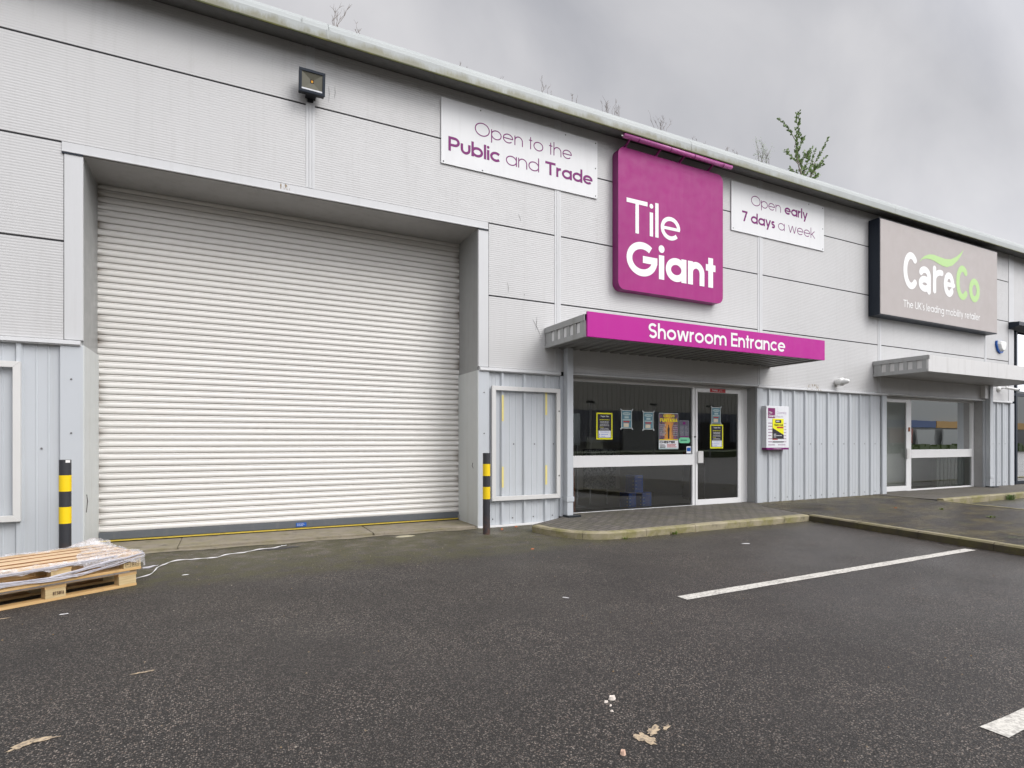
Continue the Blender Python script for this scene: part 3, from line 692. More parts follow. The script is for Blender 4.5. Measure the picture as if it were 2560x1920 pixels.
# vertical box-profile cladding
def boxclad(mb, x0, x1, z0, z1, ribs, y=.027, dep=.036, wb=.075, wt=.035):
    P_ = [(x0, y)]; rr = sorted(r for r in ribs if x0+.04 < r < x1-.04); edges = [x0]+rr+[x1]
    for i, r in enumerate(edges[:-1]):
        if i: P_ += [(r-wb/2, y), (r-wt/2, y-dep), (r+wt/2, y-dep), (r+wb/2, y)]
        a = r+(wb/2 if i else 0); b = edges[i+1]-(wb/2 if i+1 < len(edges)-1 else 0)
        for f in (.33, .66):
            m_ = a+(b-a)*f
            if b-a > .12: P_ += [(m_-.010, y), (m_-.006, y-.004), (m_+.006, y-.004), (m_+.010, y)]
    P_ += [(x1, y)]
    n0 = len(mb.v); k = len(P_); mb.v += [(a, b, z0) for a, b in P_]+[(a, b, z1) for a, b in P_]
    for i in range(k-1): mb.f.append((n0+i, n0+i+1, n0+k+i+1, n0+k+i))
def screws(parent, pts, y=-.012, r=.011):
    mb = MB()
    for x, z in pts: mb.lathe([(r, 0), (r*.8, -.006), (.001, -.008)], (x, y, z), 8, 'y')
    if pts: mk('screws', mb, M['screw'], parent)
def clad_bay(x0, x1, ribs, scr, z0=.0):
    mb = MB(); boxclad(mb, x0, x1, z0, 2.372, ribs); c = mk('ribbed_cladding', mb, M['blue_clad'], B); screws(c, scr, y=.022); return c
clad_bay(-8, -1.66, [-2.02-.38*i for i in range(15)], [(-1.83, 1.23)])
clad_bay(3.555, 4.805, [3.775, 4.165, 4.545], [(3.62, .12), (3.96, .12), (4.33, .12), (4.68, .12), (3.98, 1.27), (4.35, 1.27), (4.70, 1.27)], z0=.03)
RB = [9.73, 10.10, 10.475, 10.83, 11.19, 11.565, 11.945, 12.31, 12.69, 13.08]
clad_bay(9.53, 13.47, RB, [(r+.19, 1.26) for r in RB]+[(r-.19, 1.26) for r in RB[:1]]+[(r+.19, .17) for r in RB]+[(r+.02, z_) for r in RB[2::3] for z_ in (.6, 1.0, 1.45, 1.9)])
clad_bay(18.40, 19.39, [18.72, 19.03], [(18.55, 1.25), (18.88, 1.25), (19.2, 1.25), (18.55, .2), (18.88, .2), (19.2, .2)])
mb = MB(); mb.box(3.36, 4.80, -.020, .03, -.01, .028); mk('base_flashing', mb, M['white_frame'], B)
screws(B, [(3.46, 2.05), (3.46, 1.43), (-1.56, 2.0), (-1.56, 1.40)], y=-.017)
# pier trims
for x0, x1, nm in ((4.806, 4.984, 'pier_trim'), (9.362, 9.525, 'pier_trim'), (13.492, 13.655, 'pier_trim'), (18.025, 18.395, 'pier_trim'), (19.40, 19.62, 'corner_trim')):
    mb = MB(); mb.box(x0, x1, -.016, .033, .0, 2.37 if x0 < 18 or x0 > 19 else 2.43); mk(nm, mb, M['blue_clad'], B, bevel=.002)
# recess returns
RY = .22
for x0, x1 in ((9.356, 9.40), (18.022, 18.06)):
    mb = MB(); mb.box(x0, x1, .036, RY+.06, .0, 2.40); mk('recess_return', mb, M['reveal_dark'] if x0 < 10 else M['soffit'], B)
for x0, x1 in ((4.985, 9.356), (13.5, 18.022)):
    mb = MB(); mb.ext([(.0, 2.436), (-.035, 2.428), (-.04, 2.40), (.0, 2.392), (.12, 2.392), (.12, 2.436)], x0, x1); mk('head_flashing', mb, M['trim'], B)
    mb = MB(); mb.box(x0, x1, .121, RY+.02, 2.37, 2.40); mk('head_soffit', mb, M['soffit'], B)
# ---- shopfront of the showroom
def frame_box(mb, x0, x1, z0, z1, l, r, b, t, y0=RY, y1=RY+.06):
    mb.box(x0, x0+l, y0, y1, z0, z1); mb.box(x1-r, x1, y0, y1, z0, z1); mb.box(x0+l, x1-r, y0, y1, z0, z0+b); mb.box(x0+l, x1-r, y0, y1, z1-t, z1)
W = MB(); frame_box(W, 4.90, 7.93, .03, 2.385, .06, .045, .07, .055); W.box(4.96, 7.885, RY-.004, RY+.06, .866, 1.066)
W1 = mk('shop_window', W, M['white_frame'], B, bevel=.003)
for z0, z1 in ((.10, .866), (1.066, 2.33)):
    mb = MB(); mb.quad((4.96, RY+.03, z0), (7.885, RY+.03, z0), (7.885, RY+.03, z1), (4.96, RY+.03, z1)); mk('window_pane', mb, M['glass'], W1)
W = MB(); frame_box(W, 7.932, 9.356, .03, 2.385, .02, .16, .025, .05); W.box(9.19, 9.2, RY-.012, RY+.0, .05, 2.33)
DF = mk('door_frame', W, M['white_frame'], B, bevel=.003)
W = MB(); frame_box(W, 7.955, 9.185, .058, 2.33, .05, .10, .14, .075, RY-.012, RY+.03); DL = mk('glazed_door', W, M['white_frame'], B, bevel=.003)
mb = MB(); mb.quad((8.0, RY+.01, .19), (9.09, RY+.01, .19), (9.09, RY+.01, 2.26), (8.0, RY+.01, 2.26)); mk('door_pane', mb, M['glass'], DL)
mb = MB(); mb.box(7.985, 8.115, RY-.05, RY-.014, .90, 1.125); mk('push_plate', mb, M['poster_frame'], DL, bevel=.004)
mb = MB(); mb.lathe([(.018, 0), (.015, -.012), (.001, -.012)], (7.945, RY-.003, 1.40), 12, 'y'); mk('door_lock', mb, M['darkmetal'], DL)
# ---- shopfront of the next unit
W = MB(); frame_box(W, 13.66, 15.02, .08, 2.385, .03, .10, .02, .035); DF2 = mk('door_frame', W, M['white_frame'], B, bevel=.003)
W = MB(); frame_box(W, 13.70, 14.92, .11, 2.345, .05, .07, .12, .085, RY-.012, RY+.03); DL2 = mk('glazed_door', W, M['white_frame'], B, bevel=.003)
mb = MB(); mb.quad((13.75, RY+.01, .23), (14.85, RY+.01, .23), (14.85, RY+.01, 2.26), (13.75, RY+.01, 2.26)); mk('door_pane', mb, M['glass'], DL2)
mb = MB(); mb.box(14.80, 14.90, RY-.06, RY-.014, .90, 1.14); mk('push_plate', mb, M['poster_frame'], DL2, bevel=.004)
mb = MB(); mb.box(14.95, 15.0, RY-.02, RY-.002, 1.56, 1.66); mk('keypad', mb, M['brown'], DF2)
W = MB(); frame_box(W, 15.02, 18.02, .08, 2.385, .06, .11, .055, .04); W.box(15.08, 17.91, RY-.004, RY+.06, .905, 1.11)
W2 = mk('shop_window', W, M['white_frame'], B, bevel=.003)
for z0, z1 in ((.13, .905), (1.11, 2.345)):
    mb = MB(); mb.quad((15.08, RY+.03, z0), (17.91, RY+.03, z0), (17.91, RY+.03, z1), (15.08, RY+.03, z1)); mk('window_pane', mb, M['glass'], W2)
# ---- rooms behind the glass
def room(x0, x1, y1, mwall, mfloor, mceil):
    mb = MB(); mb.quad((x0, .3, .06), (x1, .3, .06), (x1, y1, .06), (x0, y1, .06)); mk('shop_floor', mb, mfloor, B)
    mb = MB(); mb.quad((x0, y1, .06), (x1, y1, .06), (x1, y1, 3.0), (x0, y1, 3.0)); mb.quad((x0, .3, .06), (x0, y1, .06), (x0, y1, 3.0), (x0, .3, 3.0)); mb.quad((x1, .3, .06), (x1, y1, .06), (x1, y1, 3.0), (x1, .3, 3.0)); mk('shop_wall', mb, mwall, B)
    mb = MB(); mb.quad((x0, .3, 2.9), (x1, .3, 2.9), (x1, y1, 2.9), (x0, y1, 2.9)); mk('shop_ceiling', mb, mceil, B)
room(4.90, 9.45, 4.5, M['inside'], M['inside_floor'], M['inside'])
room(13.6, 18.1, 1.3, M['inside_pale'], M['inside_floor'], M['inside_pale'])
mb = MB()
for i in range(16): mb.box(16.6+i*.088, 16.67+i*.088, .42+.01*(i % 2), .43+.01*(i % 2), .12, 2.34)
bl = mk('vertical_blind', mb, painted('blind', (.30, .33, .29), .8), B)
# ---- eaves: sloping soffit, fascia gutter, capping and roof
X0, X1 = -8, 34
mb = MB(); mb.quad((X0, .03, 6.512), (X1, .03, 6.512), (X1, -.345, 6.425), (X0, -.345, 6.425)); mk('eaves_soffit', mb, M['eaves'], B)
xs = [-8, -3.2, 1.15, 7.3, 13.4, 19.5, 34]
for a, b in zip(xs, xs[1:]):
    mb = MB(); prof = [(-.345, 6.42), (-.352, 6.42), (-.355, 6.43), (-.355, 6.545), (-.348, 6.56), (-.335, 6.605), (-.325, 6.615), (-.31, 6.62), (-.29, 6.66), (-.25, 6.70), (-.19, 6.725), (-.12, 6.725), (-.12, 6.60), (-.345, 6.5)]
    mb.ext(prof, a+.003, b-.003); mk('fascia_gutter', mb, M['gutter'], B)
mb = MB(); mb.box(-8, 34, -.354, -.340, 6.412, 6.428); mk('drip_edge', mb, concrete('mossy_edge', (.03, .04, .03), (.10, .10, .035), .5, 3), B)
mb = MB(); mb.box(.82, .835, -.3565, -.352, 6.43, 6.60); mb.box(1.12, 1.18, -.3575, -.352, 6.43, 6.55); mk('gutter_clip', mb, M['gutter'], B)
mb = MB(); mb.quad((X0, -.12, 6.70), (X1, -.12, 6.70), (X1, 18, 8.4), (X0, 18, 8.4)); mk('roof', mb, painted('roof_sheet', (.3, .31, .31), .6), B)
mb = MB(); mb.box(X0, 19.6, 5.0, 5.1, 0, 6.6); mb.box(-8.05, -8, .2, 5.0, 0, 6.6); mk('rear_wall', mb, M['dark_gap'], B)
# ---- entrance canopies
def canopy(x0, x1, D, z0, z1, wav=True):
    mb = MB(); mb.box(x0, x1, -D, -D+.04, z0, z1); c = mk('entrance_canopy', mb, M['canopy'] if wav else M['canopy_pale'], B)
    for xa in (x0, x1):           # end panels: fascia strip, louvred band, bottom channel
        s = 1 if xa == x0 else -1; a, b = (xa, xa+.03) if s > 0 else (xa-.03, xa)
        e = MB(); e.box(a-.012*(s > 0), b+.012*(s < 0), -D-.0, -.005, z1-.085, z1+.004); e.box(a, b, -D+.04, -.02, z0+.055, z0+.075)
        e.box(a-.008*(s > 0), b+.008*(s < 0), -D+.02, -.004, z0-.004, z0+.055)
        e.box(a, b, -D+.04, -D+.13, z0+.075, z1-.085); e.box(a, b, -.10, -.015, z0+.075, z1-.085)
        k = 5; yy0 = -D+.13; L = D-.23
        for i in range(k): 
            p = yy0+(i+.55)*L/k; e.box(a, b, p, p+L/k*.45, z0+.075, z1-.085)
        mk('end_panel', e, M['canopy'], c)
        lou = MB(); q = a+.014 if s > 0 else b-.018; lou.box(min(q, q+.004), max(q, q+.004), -D+.05, -.02, z0+.06, z1-.09); mk('inner_panel_or_louvre_light', lou, M['white_frame'] if wav else M['canopy_pale'], c)  # with wav, the white panel imitates light showing through the louvre openings
    mb = MB()
    if wav:
        n = int((x1-x0-.1)/.2); P_ = []
        for i in range(n): xx = x0+.05+i*(x1-x0-.1)/n; w_ = (x1-x0-.1)/n; P_ += [(xx, z0+.008), (xx+w_*.55, z0+.008), (xx+w_*.65, z0+.045), (xx+w_*.9, z0+.045)]
        P_.append((x1-.05, z0+.008)); n0 = len(mb.v); k = len(P_)
        mb.v += [(a, -D+.04, b) for a, b in P_]+[(a, -.0, b) for a, b in P_]
        for i in range(k-1): mb.f.append((n0+i, n0+i+1, n0+k+i+1, n0+k+i))
    else: mb.box(x0+.03, x1-.03, -D+.04, -.002, z0+.006, z0+.02)
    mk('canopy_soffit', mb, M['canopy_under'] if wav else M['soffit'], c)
    mb = MB(); mb.quad((x0, -D+.04, z1-.004), (x1, -D+.04, z1-.004), (x1, 0, z1+.0), (x0, 0, z1+.0)); mk('canopy_top', mb, M['canopy'], c)
    return c
canopy(4.53, 9.74, 1.13, 2.80, 3.115, True)
canopy(13.15, 18.40, 1.15, 2.79, 3.13, False)
# ---- square downpipes
def downpipe(x0, x1, y0, ztop, foot=True):
    mb = MB(); mb.box(x0, x1, y0, -.018, .42, ztop); d = mk('downpipe', mb, M['blue_clad'], B, bevel=.006)
    mb = MB(); mb.box(x0-.012, x1+.012, y0-.010, -.017, .34, .42); mk('pipe_socket', mb, M['blue_clad'], d, bevel=.004)
    mb = MB(); mb.box(x0+.002, x1-.002, y0+.004, -.02, .125, .34); mk('pipe_shoe', mb, M['blue_clad'], d)
    mb = MB(); mb.box(x0-.03, x1+.09, y0-.09, y0+.09, .098, .125); mk('drain_grate', mb, M['darkmetal'], d)
downpipe(4.862, 4.976, -.14, 2.81)
downpipe(18.05, 18.20, -.13, 2.80)
mb = MB(); mb.box(17.86, 18.03, -.10, .0, 2.45, 2.80); mk('outlet_box', mb, M['white_frame'], B)
# rust marks at the flashing joints
def rustmat():
    m, t, b = newmat('rust_mark'); setc(b, (.30, .21, .10), .8); o_ = t.nodes['Material Output']
    tr = N(t, 'ShaderNodeBsdfTransparent'); ms = N(t, 'ShaderNodeMixShader'); t.links.new(ramp(t, noise(t, 42, 5, (1, 1, .25), .7), .52, .66), ms.inputs[0]); t.links.new(tr.outputs[0], ms.inputs[1]); t.links.new(b.outputs[0], ms.inputs[2]); t.links.new(ms.outputs[0], o_.inputs[0]); return m
M['rust'] = rustmat()
mb = MB(); mb.quad((.60, -.0165, 4.555), (.72, -.0165, 4.555), (.72, -.0165, 4.63), (.60, -.0165, 4.63)); mb.quad((10.9, -.002, 2.44), (11.25, -.002, 2.44), (11.25, -.002, 2.52), (10.9, -.002, 2.52)); mb.quad((10.8, -.053, 2.385), (11.3, -.053, 2.385), (11.3, -.048, 2.42), (10.8, -.048, 2.42)); mk('rust_mark', mb, M['rust'], B)
scf = plain('scuff', (.30, .30, .29), .8)
for (a, b, c_, d_) in ((3.86, 3.77, 3.87, 3.60), (4.38, 3.30, 4.35, 3.05), (4.3, 3.25, 4.45, 2.98), (1.20, 6.05, 1.20, 5.83), (1.28, 6.07, 1.275, 5.9), (4.05, 4.86, 4.09, 4.75), (4.15, 3.62, 4.16, 3.60)):
    mk('scuff_mark', MB().tube([(a, -.003, b), ((a+c_)/2+.01, -.003, (b+d_)/2), (c_, -.003, d_)], [.001, .003, .0008], 4), scf, B)
mb = MB(); mb.tube([(3.37-.014, .18, .98), (3.355, .2, .93), (3.356, .16, .90)], .005, 5); mb.tube([(OX0+.014, .1, .70), (OX0+.016, .13, .62), (OX0+.014, .08, .50)], .005, 5); mk('scuff_marks', mb, plain('scuff_dark', (.09, .08, .075), .8), B)

# ================================================================== SIGNS AND FITTINGS
def sign_panel(name, label, x0, x1, z0, z1, lines, holes):
    t = thing(name, label, 'sign', ((x0+x1)/2, -.012, z0))
    mb = MB(); mb.box(x0, x1, -.022, -.010, z0, z1); mk('panel', mb, M['sign_white'], t)
    bold = MB(); thin = MB()
    for segs, a, b, base, cap in lines: pass
    return t
def add_lines(t, y, rows_):
    for parts, a, b, base, cap in rows_:
        for w, m_ in letters(None, parts, a, b, base, cap, y):
            mk('bold_word' if w > .12 else 'thin_word', m_, M['purple'] if w > .12 else M['purple_light'], t)
def words(name, t, m, parts, a, b, base, cap, y, **kw):
    for w, m_ in letters(None, parts, a, b, base, cap, y, **kw): mk(name, m_, m, t)
th, bo = .08, .185
t = sign_panel('shop_sign', 'white banner sign reading Open to the Public and Trade', 2.775, 5.528, 5.37, 6.33, [], [])
add_lines(t, -.0235, [([('Open to the', th)], 3.304, 5.02, 5.905, .205), ([('Public ', bo), ('and ', th), ('Trade', bo)], 2.885, 5.43, 5.572, .212)])
mb = MB()
for x, z_ in ((2.81, 5.40), (3.43, 5.395), (5.49, 6.29), (5.49, 5.41), (5.49, 5.87), (4.9, 6.29), (3.4, 6.29)): mb.lathe([(.012, 0), (.009, -.005), (.001, -.006)], (x, -.022, z_), 8, 'y')
mk('fixing_screws', mb, M['screw'], t)
t = sign_panel('shop_sign', 'white banner sign reading Open early 7 days a week', 8.645, 11.393, 5.38, 6.33, [], [])
add_lines(t, -.0235, [([('Open ', th), ('early', bo)], 9.18, 10.86, 5.955, .20), ([('7 days ', bo), ('a week', th)], 8.93, 11.10, 5.60, .205)])
mb = MB()
for x, z_ in ((8.69, 5.42), (10.9, 6.29), (11.35, 5.85), (11.35, 6.29), (11.35, 5.42)): mb.lathe([(.012, 0), (.009, -.005), (.001, -.006)], (x, -.022, z_), 8, 'y')
mk('fixing_screws', mb, M['screw'], t)
# big magenta box sign
t = thing('shop_sign', 'large magenta box sign with rounded corners reading Tile Giant', 'sign', (7.05, -.1, 3.87))
def rrect(x0, x1, z0, z1, r, n=8):
    P_ = []
    for cx_, cz, a0 in ((x1-r, z1-r, 0), (x0+r, z1-r, 90), (x0+r, z0+r, 180), (x1-r, z0+r, 270)):
        P_ += [(cx_+r*math.cos(R(a0+90*i/n)), cz+r*math.sin(R(a0+90*i/n))) for i in range(n+1)]
    return P_
mb = MB(); P_ = rrect(5.85, 8.265, 3.875, 6.275, .13); n = len(P_)
mb.v += [(a, -.165, b) for a, b in P_]; mb.f.append(tuple(range(n))); mk('sign_face', mb, M['magenta_box'], t)
mb = MB(); mb.v += [(a, -.165, b) for a, b in P_]+[(a, -.004, b) for a, b in P_]
for i in range(n): j = (i+1) % n; mb.f.append((i, j, n+j, n+i))
mk('sign_sides', mb, M['magenta_dark'], t, smooth=False)
words('thin_word', t, M['white'], [('Tile', .128)], 6.022, 7.215, 4.862, .575, -.1675)
words('bold_word', t, M['white'], [('Giant', .205)], 6.022, 8.072, 4.145, .585, -.1675)
t = thing('trough_light', 'pink tube trough light on four brackets above the large magenta sign', 'light', (7.05, -.25, 6.28))
mb = MB(); mb.tube([(5.86, -.30, 6.385), (8.33, -.30, 6.385)], .042, 14); mk('light_tube', mb, M['tube_pink'], t, smooth=True)
for x in (6.0, 6.67, 7.21, 7.9):
    mb = MB(); mb.ext([(-.055, 6.23), (-.30, 6.345), (-.315, 6.36), (-.26, 6.36), (-.045, 6.27)], x-.012, x+.012); mb.box(x-.03, x+.03, -.16, -.03, 6.276, 6.30); mk('bracket', mb, M['magenta_dark'], t)
mb = MB()
for x in (6.15, 6.85, 7.4, 8.1): mb.tube([(x, -.30, 6.385), (x+.02, -.30, 6.385)], .0445, 14)
mk('tube_collar', mb, M['magenta_dark'], t)
mb = MB(); mb.lathe([(.008, 0), (.012, .01), (.012, .03), (.004, .04)], (5.81, -.30, 6.37), 8, 'x'); mk('end_plug', mb, M['plastic_white'], t)
# entrance fascia sign
t = thing('fascia_sign', 'magenta fascia sign on the canopy edge reading Showroom Entrance', 'sign', (7.1, -1.15, 2.80))
mb = MB(); mb.box(4.55, 8.78, -1.165, -1.132, 2.795, 3.155); mb.box(8.783, 9.76, -1.162, -1.132, 2.795, 3.155); mk('panel', mb, M['magenta'], t, bevel=.003)
words('word', t, M['white'], [('Showroom Entrance', .165)], 5.65, 8.68, 2.868, .225, -1.168)
# taupe box sign
t = thing('shop_sign', 'taupe box sign with navy sides reading CareCo and a green swoosh', 'sign', (15.5, -.12, 4.14))
mb = MB(); mb.box(12.99, 18.09, -.262, -.25, 4.165, 6.285); mk('sign_face', mb, M['taupe'], t)
mb = MB(); mb.box(12.97, 18.11, -.25, -.012, 4.145, 6.305); mk('sign_box', mb, M['navy'], t)
wt = .18; kw = dict(rnd_ends=True, X=.70)
mb = MB(); letters(mb, [('C', wt)], 13.86, 14.40, 4.845, .86, -.265, c=.66, rnd_ends=True)
letters(mb, [('a', wt)], 14.47, 14.98, 4.85, .86, -.265, c=.76, rnd_ends=True, X=.70, alt=True)
letters(mb, [('r', wt)], 15.07, 15.46, 4.93, .78, -.265, rnd_ends=True, X=.68)
letters(mb, [('e', wt)], 15.54, 16.01, 4.85, .86, -.265, c=.78, rnd_ends=True, X=.70); mk('white_lettering', mb, M['white'], t)
mb = MB(); letters(mb, [('C', wt)], 16.10, 16.62, 4.845, .86, -.265, c=.64, rnd_ends=True)
letters(mb, [('o', wt)], 16.70, 17.21, 4.85, .86, -.265, c=.82, X=.70); mk('green_lettering', mb, M['lime'], t)
low = [(14.496, 5.518), (14.623, 5.609), (14.784, 5.645), (14.946, 5.655), (15.111, 5.642), (15.31, 5.60), (15.478, 5.57), (15.683, 5.565), (15.925, 5.64), (16.171, 5.80), (16.33, 5.955), (16.456, 6.135)]
upp = [(14.496, 5.52), (14.591, 5.614), (14.719, 5.70), (14.914, 5.765), (15.111, 5.785), (15.377, 5.768), (15.614, 5.755), (15.855, 5.785), (16.1, 5.88), (16.313, 6.01), (16.40, 6.08), (16.456, 6.136)]
mb = MB()
for i in range(len(low)-1): mb.quad((low[i][0], -.2655, low[i][1]), (low[i+1][0], -.2655, low[i+1][1]), (upp[i+1][0], -.2655, upp[i+1][1]), (upp[i][0], -.2655, upp[i][1]))
mk('green_swoosh', mb, M['lime'], t)
words('tagline_word', t, M['white'], [("The UK's leading mobility retailer", .13)], 13.86, 17.22, 4.405, .17, -.265, tk=.10)

# floodlight
t = thing('floodlight', 'square black floodlight on the cover strip above the roller shutter', 'light', (.965, -.02, 5.92))
def rotx(mb, c, a):
    out_ = []
    for v in mb.v: y_, z_ = v[1]-c[1], v[2]-c[2]; out_.append((v[0], c[1]+y_*math.cos(a)-z_*math.sin(a), c[2]+y_*math.sin(a)+z_*math.cos(a)))
    mb.v = out_; return mb
fc = (.965, -.17, 5.925); fa = R(10)
mb = MB(); mb.box(.81, 1.12, -.20, -.115, 5.79, 6.06); 
for i in range(7): mb.box(.84+i*.04, .848+i*.04, -.115, -.09, 5.81, 6.04)
mk('housing', rotx(mb, fc, fa), M['black'], t, bevel=.006)
mb = MB(); f0, f1, g0, g1 = .805, 1.125, 5.785, 6.065
for q in ((f0, f1, g0, g0+.035), (f0, f1, g1-.035, g1), (f0, f0+.035, g0+.035, g1-.035), (f1-.035, f1, g0+.035, g1-.035)): mb.box(q[0], q[1], -.222, -.20, q[2], q[3])
mk('bezel', rotx(mb, fc, fa), M['navy'], t, bevel=.004)
mb = MB(); a, b, c_, d_ = .84, 1.09, 5.82, 6.03; cx_, cz = .965, 5.93; w_ = .022
for p, q in (((a, c_), (b, c_)), ((b, c_), (b, d_)), ((b, d_), (a, d_)), ((a, d_), (a, c_))):
    k = lambda pt: (cx_+(w_ if pt[0] > cx_ else -w_), -.203, cz+(w_ if pt[1] > cz else -w_))
    mb.quad((p[0], -.212, p[1]), (q[0], -.212, q[1]), k(q), k(p))
mk('reflector', rotx(mb, fc, fa), M['lampglass'], t)
mb = MB(); mb.box(cx_-.012, cx_+.012, -.206, -.2035, cz-.014, cz+.014); mk('led_chip', rotx(mb, fc, fa), M['amber'], t)
mb = MB(); mb.box(a, b, -.215, -.213, c_-.002, c_+.018); mk('lens_lip', rotx(mb, fc, fa), M['poster_white'], t)
mb = MB(); mb.box(.90, 1.03, -.16, -.012, 5.80, 5.815); mb.box(.93, 1.0, -.03, -.01, 5.76, 5.86); mk('bracket', mb, M['black'], t)
# small bulkhead lamp
t = thing('wall_lamp', 'small white bullet wall lamp left of the pale canopy', 'light', (11.8, 0, 2.60))
mb = MB(); mb.lathe([(.07, 0), (.078, -.02), (.078, -.10), (.088, -.11), (.088, -.15), (.066, -.155), (.06, -.22), (.04, -.28), (.001, -.30)], (11.83, -.0, 2.60), 18, 'y'); mk('lamp_body', mb, M['plastic_white'], t, smooth=True)
# alarm box
t = thing('alarm_box', 'white and blue shield shaped alarm box near the terrace end', 'alarm', (18.83, 0, 3.72))
sh = [(18.62, 4.05), (19.03, 4.06), (19.05, 3.98), (19.0, 3.82), (18.92, 3.73), (18.80, 3.72), (18.68, 3.79), (18.60, 3.95)]
mb = MB(); n = len(sh); mb.v += [(a, -.04, b) for a, b in sh]+[(a, .0, b) for a, b in sh]; mb.f.append(tuple(range(n)))
for i in range(n): j = (i+1) % n; mb.f.append((i, j, n+j, n+i))
mk('blue_back', mb, M['plastic_blue'], t)
cx_, cz = 18.83, 3.90; s2 = [(cx_+(a-cx_)*.88+.015, cz+(b-cz)*.86+.02) for a, b in sh]; s3 = [(cx_+(a-cx_)*.66+.015, cz+(b-cz)*.66+.02) for a, b in sh]
mb = MB(); mb.v += [(a, -.041, b) for a, b in s2]+[(a, -.10, b) for a, b in s3]; mb.f.append(tuple(range(n, 2*n)))
for i in range(n): j = (i+1) % n; mb.f.append((i, j, n+j, n+i))
mk('white_cover', mb, M['plastic_white'], t)
# cctv camera
t = thing('security_camera', 'white security camera on an arm under the pale canopy end', 'camera', (18.75, 0, 2.72))
mb = MB(); mb.lathe([(.075, 0), (.075, -.03), (.05, -.06), (.02, -.07)], (18.76, -.0, 2.74), 18, 'y'); mb.tube([(18.76, -.05, 2.75), (18.82, -.12, 2.77), (18.9, -.15, 2.765)], .018, 8); mk('mount', mb, M['plastic_white'], t, smooth=True)
mb = MB(); mb.tube([(18.86, -.13, 2.775), (19.15, -.28, 2.72)], .035, 12); mk('camera_body', mb, M['plastic_white'], t)
mb = MB(); mb.tube([(19.151, -.281, 2.72), (19.18, -.295, 2.715)], .031, 12); mk('lens_hood', mb, M['black'], t)
# opening hours box
t = thing('opening_hours_board', 'white box with shop opening hours on the ribbed wall, yellow notice taped over it', 'sign', (9.82, -.06, 1.145))
mb = MB(); mb.box(9.494, 10.148, -.12, -.012, 1.185, 2.018); mk('panel', mb, painted('hours_white', (.74, .75, .78), .35), t, bevel=.004)
mb = MB(); mb.box(9.494, 10.148, -.1205, -.012, 1.147, 1.183); mk('footer_strip', mb, M['purple'], t)
mb = MB(); mb.quad((9.54, -.122, 1.775), (9.745, -.122, 1.775), (9.745, -.122, 1.975), (9.54, -.122, 1.975)); mk('logo_square', mb, M['magenta_dark'], t)
mb = MB(); letters(mb, [('Tile', .13)], 9.555, 9.66, 1.865, .042, -.1235); letters(mb, [('Giant', .2)], 9.555, 9.735, 1.795, .046, -.1235); letters(mb, [('wwwitilegiant', .12)], 9.68, 9.94, 1.158, .017, -.1215); mk('logo_lettering', mb, M['white'], t)
mb = MB(); letters(mb, [('Opening', .09)], 9.79, 10.07, 1.865, .046, -.1225); letters(mb, [('hours', .09)], 9.79, 9.98, 1.79, .046, -.1225); mk('heading', mb, plain('lilac_ink', (.42, .30, .45), .5), t)
mb = MB()
for i, wl in enumerate((.115, .12, .17, .14, .09, .14, .11)):
    z_ = 1.665-i*.0615; mb.quad((9.545, -.1215, z_), (9.545+wl, -.1215, z_), (9.545+wl, -.1215, z_+.018), (9.545, -.1215, z_+.018)); bars(mb, 9.99, 10.09, z_, 1, .1, .018, -.1215, i)
bars(mb, 9.545, 9.77, 1.235, 1, .1, .018, -.1215, 9); bars(mb, 9.83, 10.09, 1.235, 1, .1, .018, -.1215, 12); mk('hours_print', mb, plain('mauve_ink', (.35, .24, .33), .5), t)
# yellow taped notice
t = thing('taped_notice', 'yellow and black Trade Club leaflet taped on the opening hours board', 'notice', (9.82, -.125, 1.36))
a0, a1, z0, z1 = 9.665, 9.99, 1.365, 1.765
mb = MB(); mb.box(a0, a1, -.1265, -.1245, z0, z1); mk('sheet', mb, M['poster_yellow'], t)
mb = MB(); mb.poly([(a0, -.1275, z0), (a1, -.1275, z0), (a1, -.1275, z0+.08), (a0, -.1275, z0+.215)]); mb.quad((a0+.08, -.1275, z1-.085), (a0+.25, -.1275, z1-.085), (a0+.25, -.1275, z1-.025), (a0+.08, -.1275, z1-.025)); mb.quad((a0, -.1275, z0-.07), (a1, -.1275, z0-.07), (a1, -.1275, z0-.052), (a0, -.1275, z0-.052)); mk('black_areas', mb, M['poster_black'], t)
mb = MB(); letters(mb, [('TRADE CLUB', .2)], a0+.04, a1-.03, z1-.145, .038, -.1285, c=.75); mk('trade_club_lettering', mb, plain('olive_ink', (.12, .13, .02), .5), t)
mb = MB(); mb.quad((a0+.12, -.128, z1-.19), (a1-.01, -.128, z1-.19), (a1-.01, -.128, z1-.16), (a0+.12, -.128, z1-.16)); mb.quad((a0, -.128, z0-.018), (a0+.15, -.128, z0-.018), (a0+.15, -.128, z0-.003), (a0, -.128, z0-.003)); mk('red_strip', mb, M['red'], t)
mb = MB(); bars(mb, a0+.10, a0+.23, z1-.062, 1, .1, .022, -.129, 3); bars(mb, a0+.03, a0+.12, z0+.085, 3, .028, .012, -.129, 5); bars(mb, a0+.13, a0+.28, z0+.057, 1, .028, .012, -.129, 6); mk('white_print', mb, M['poster_white'], t)

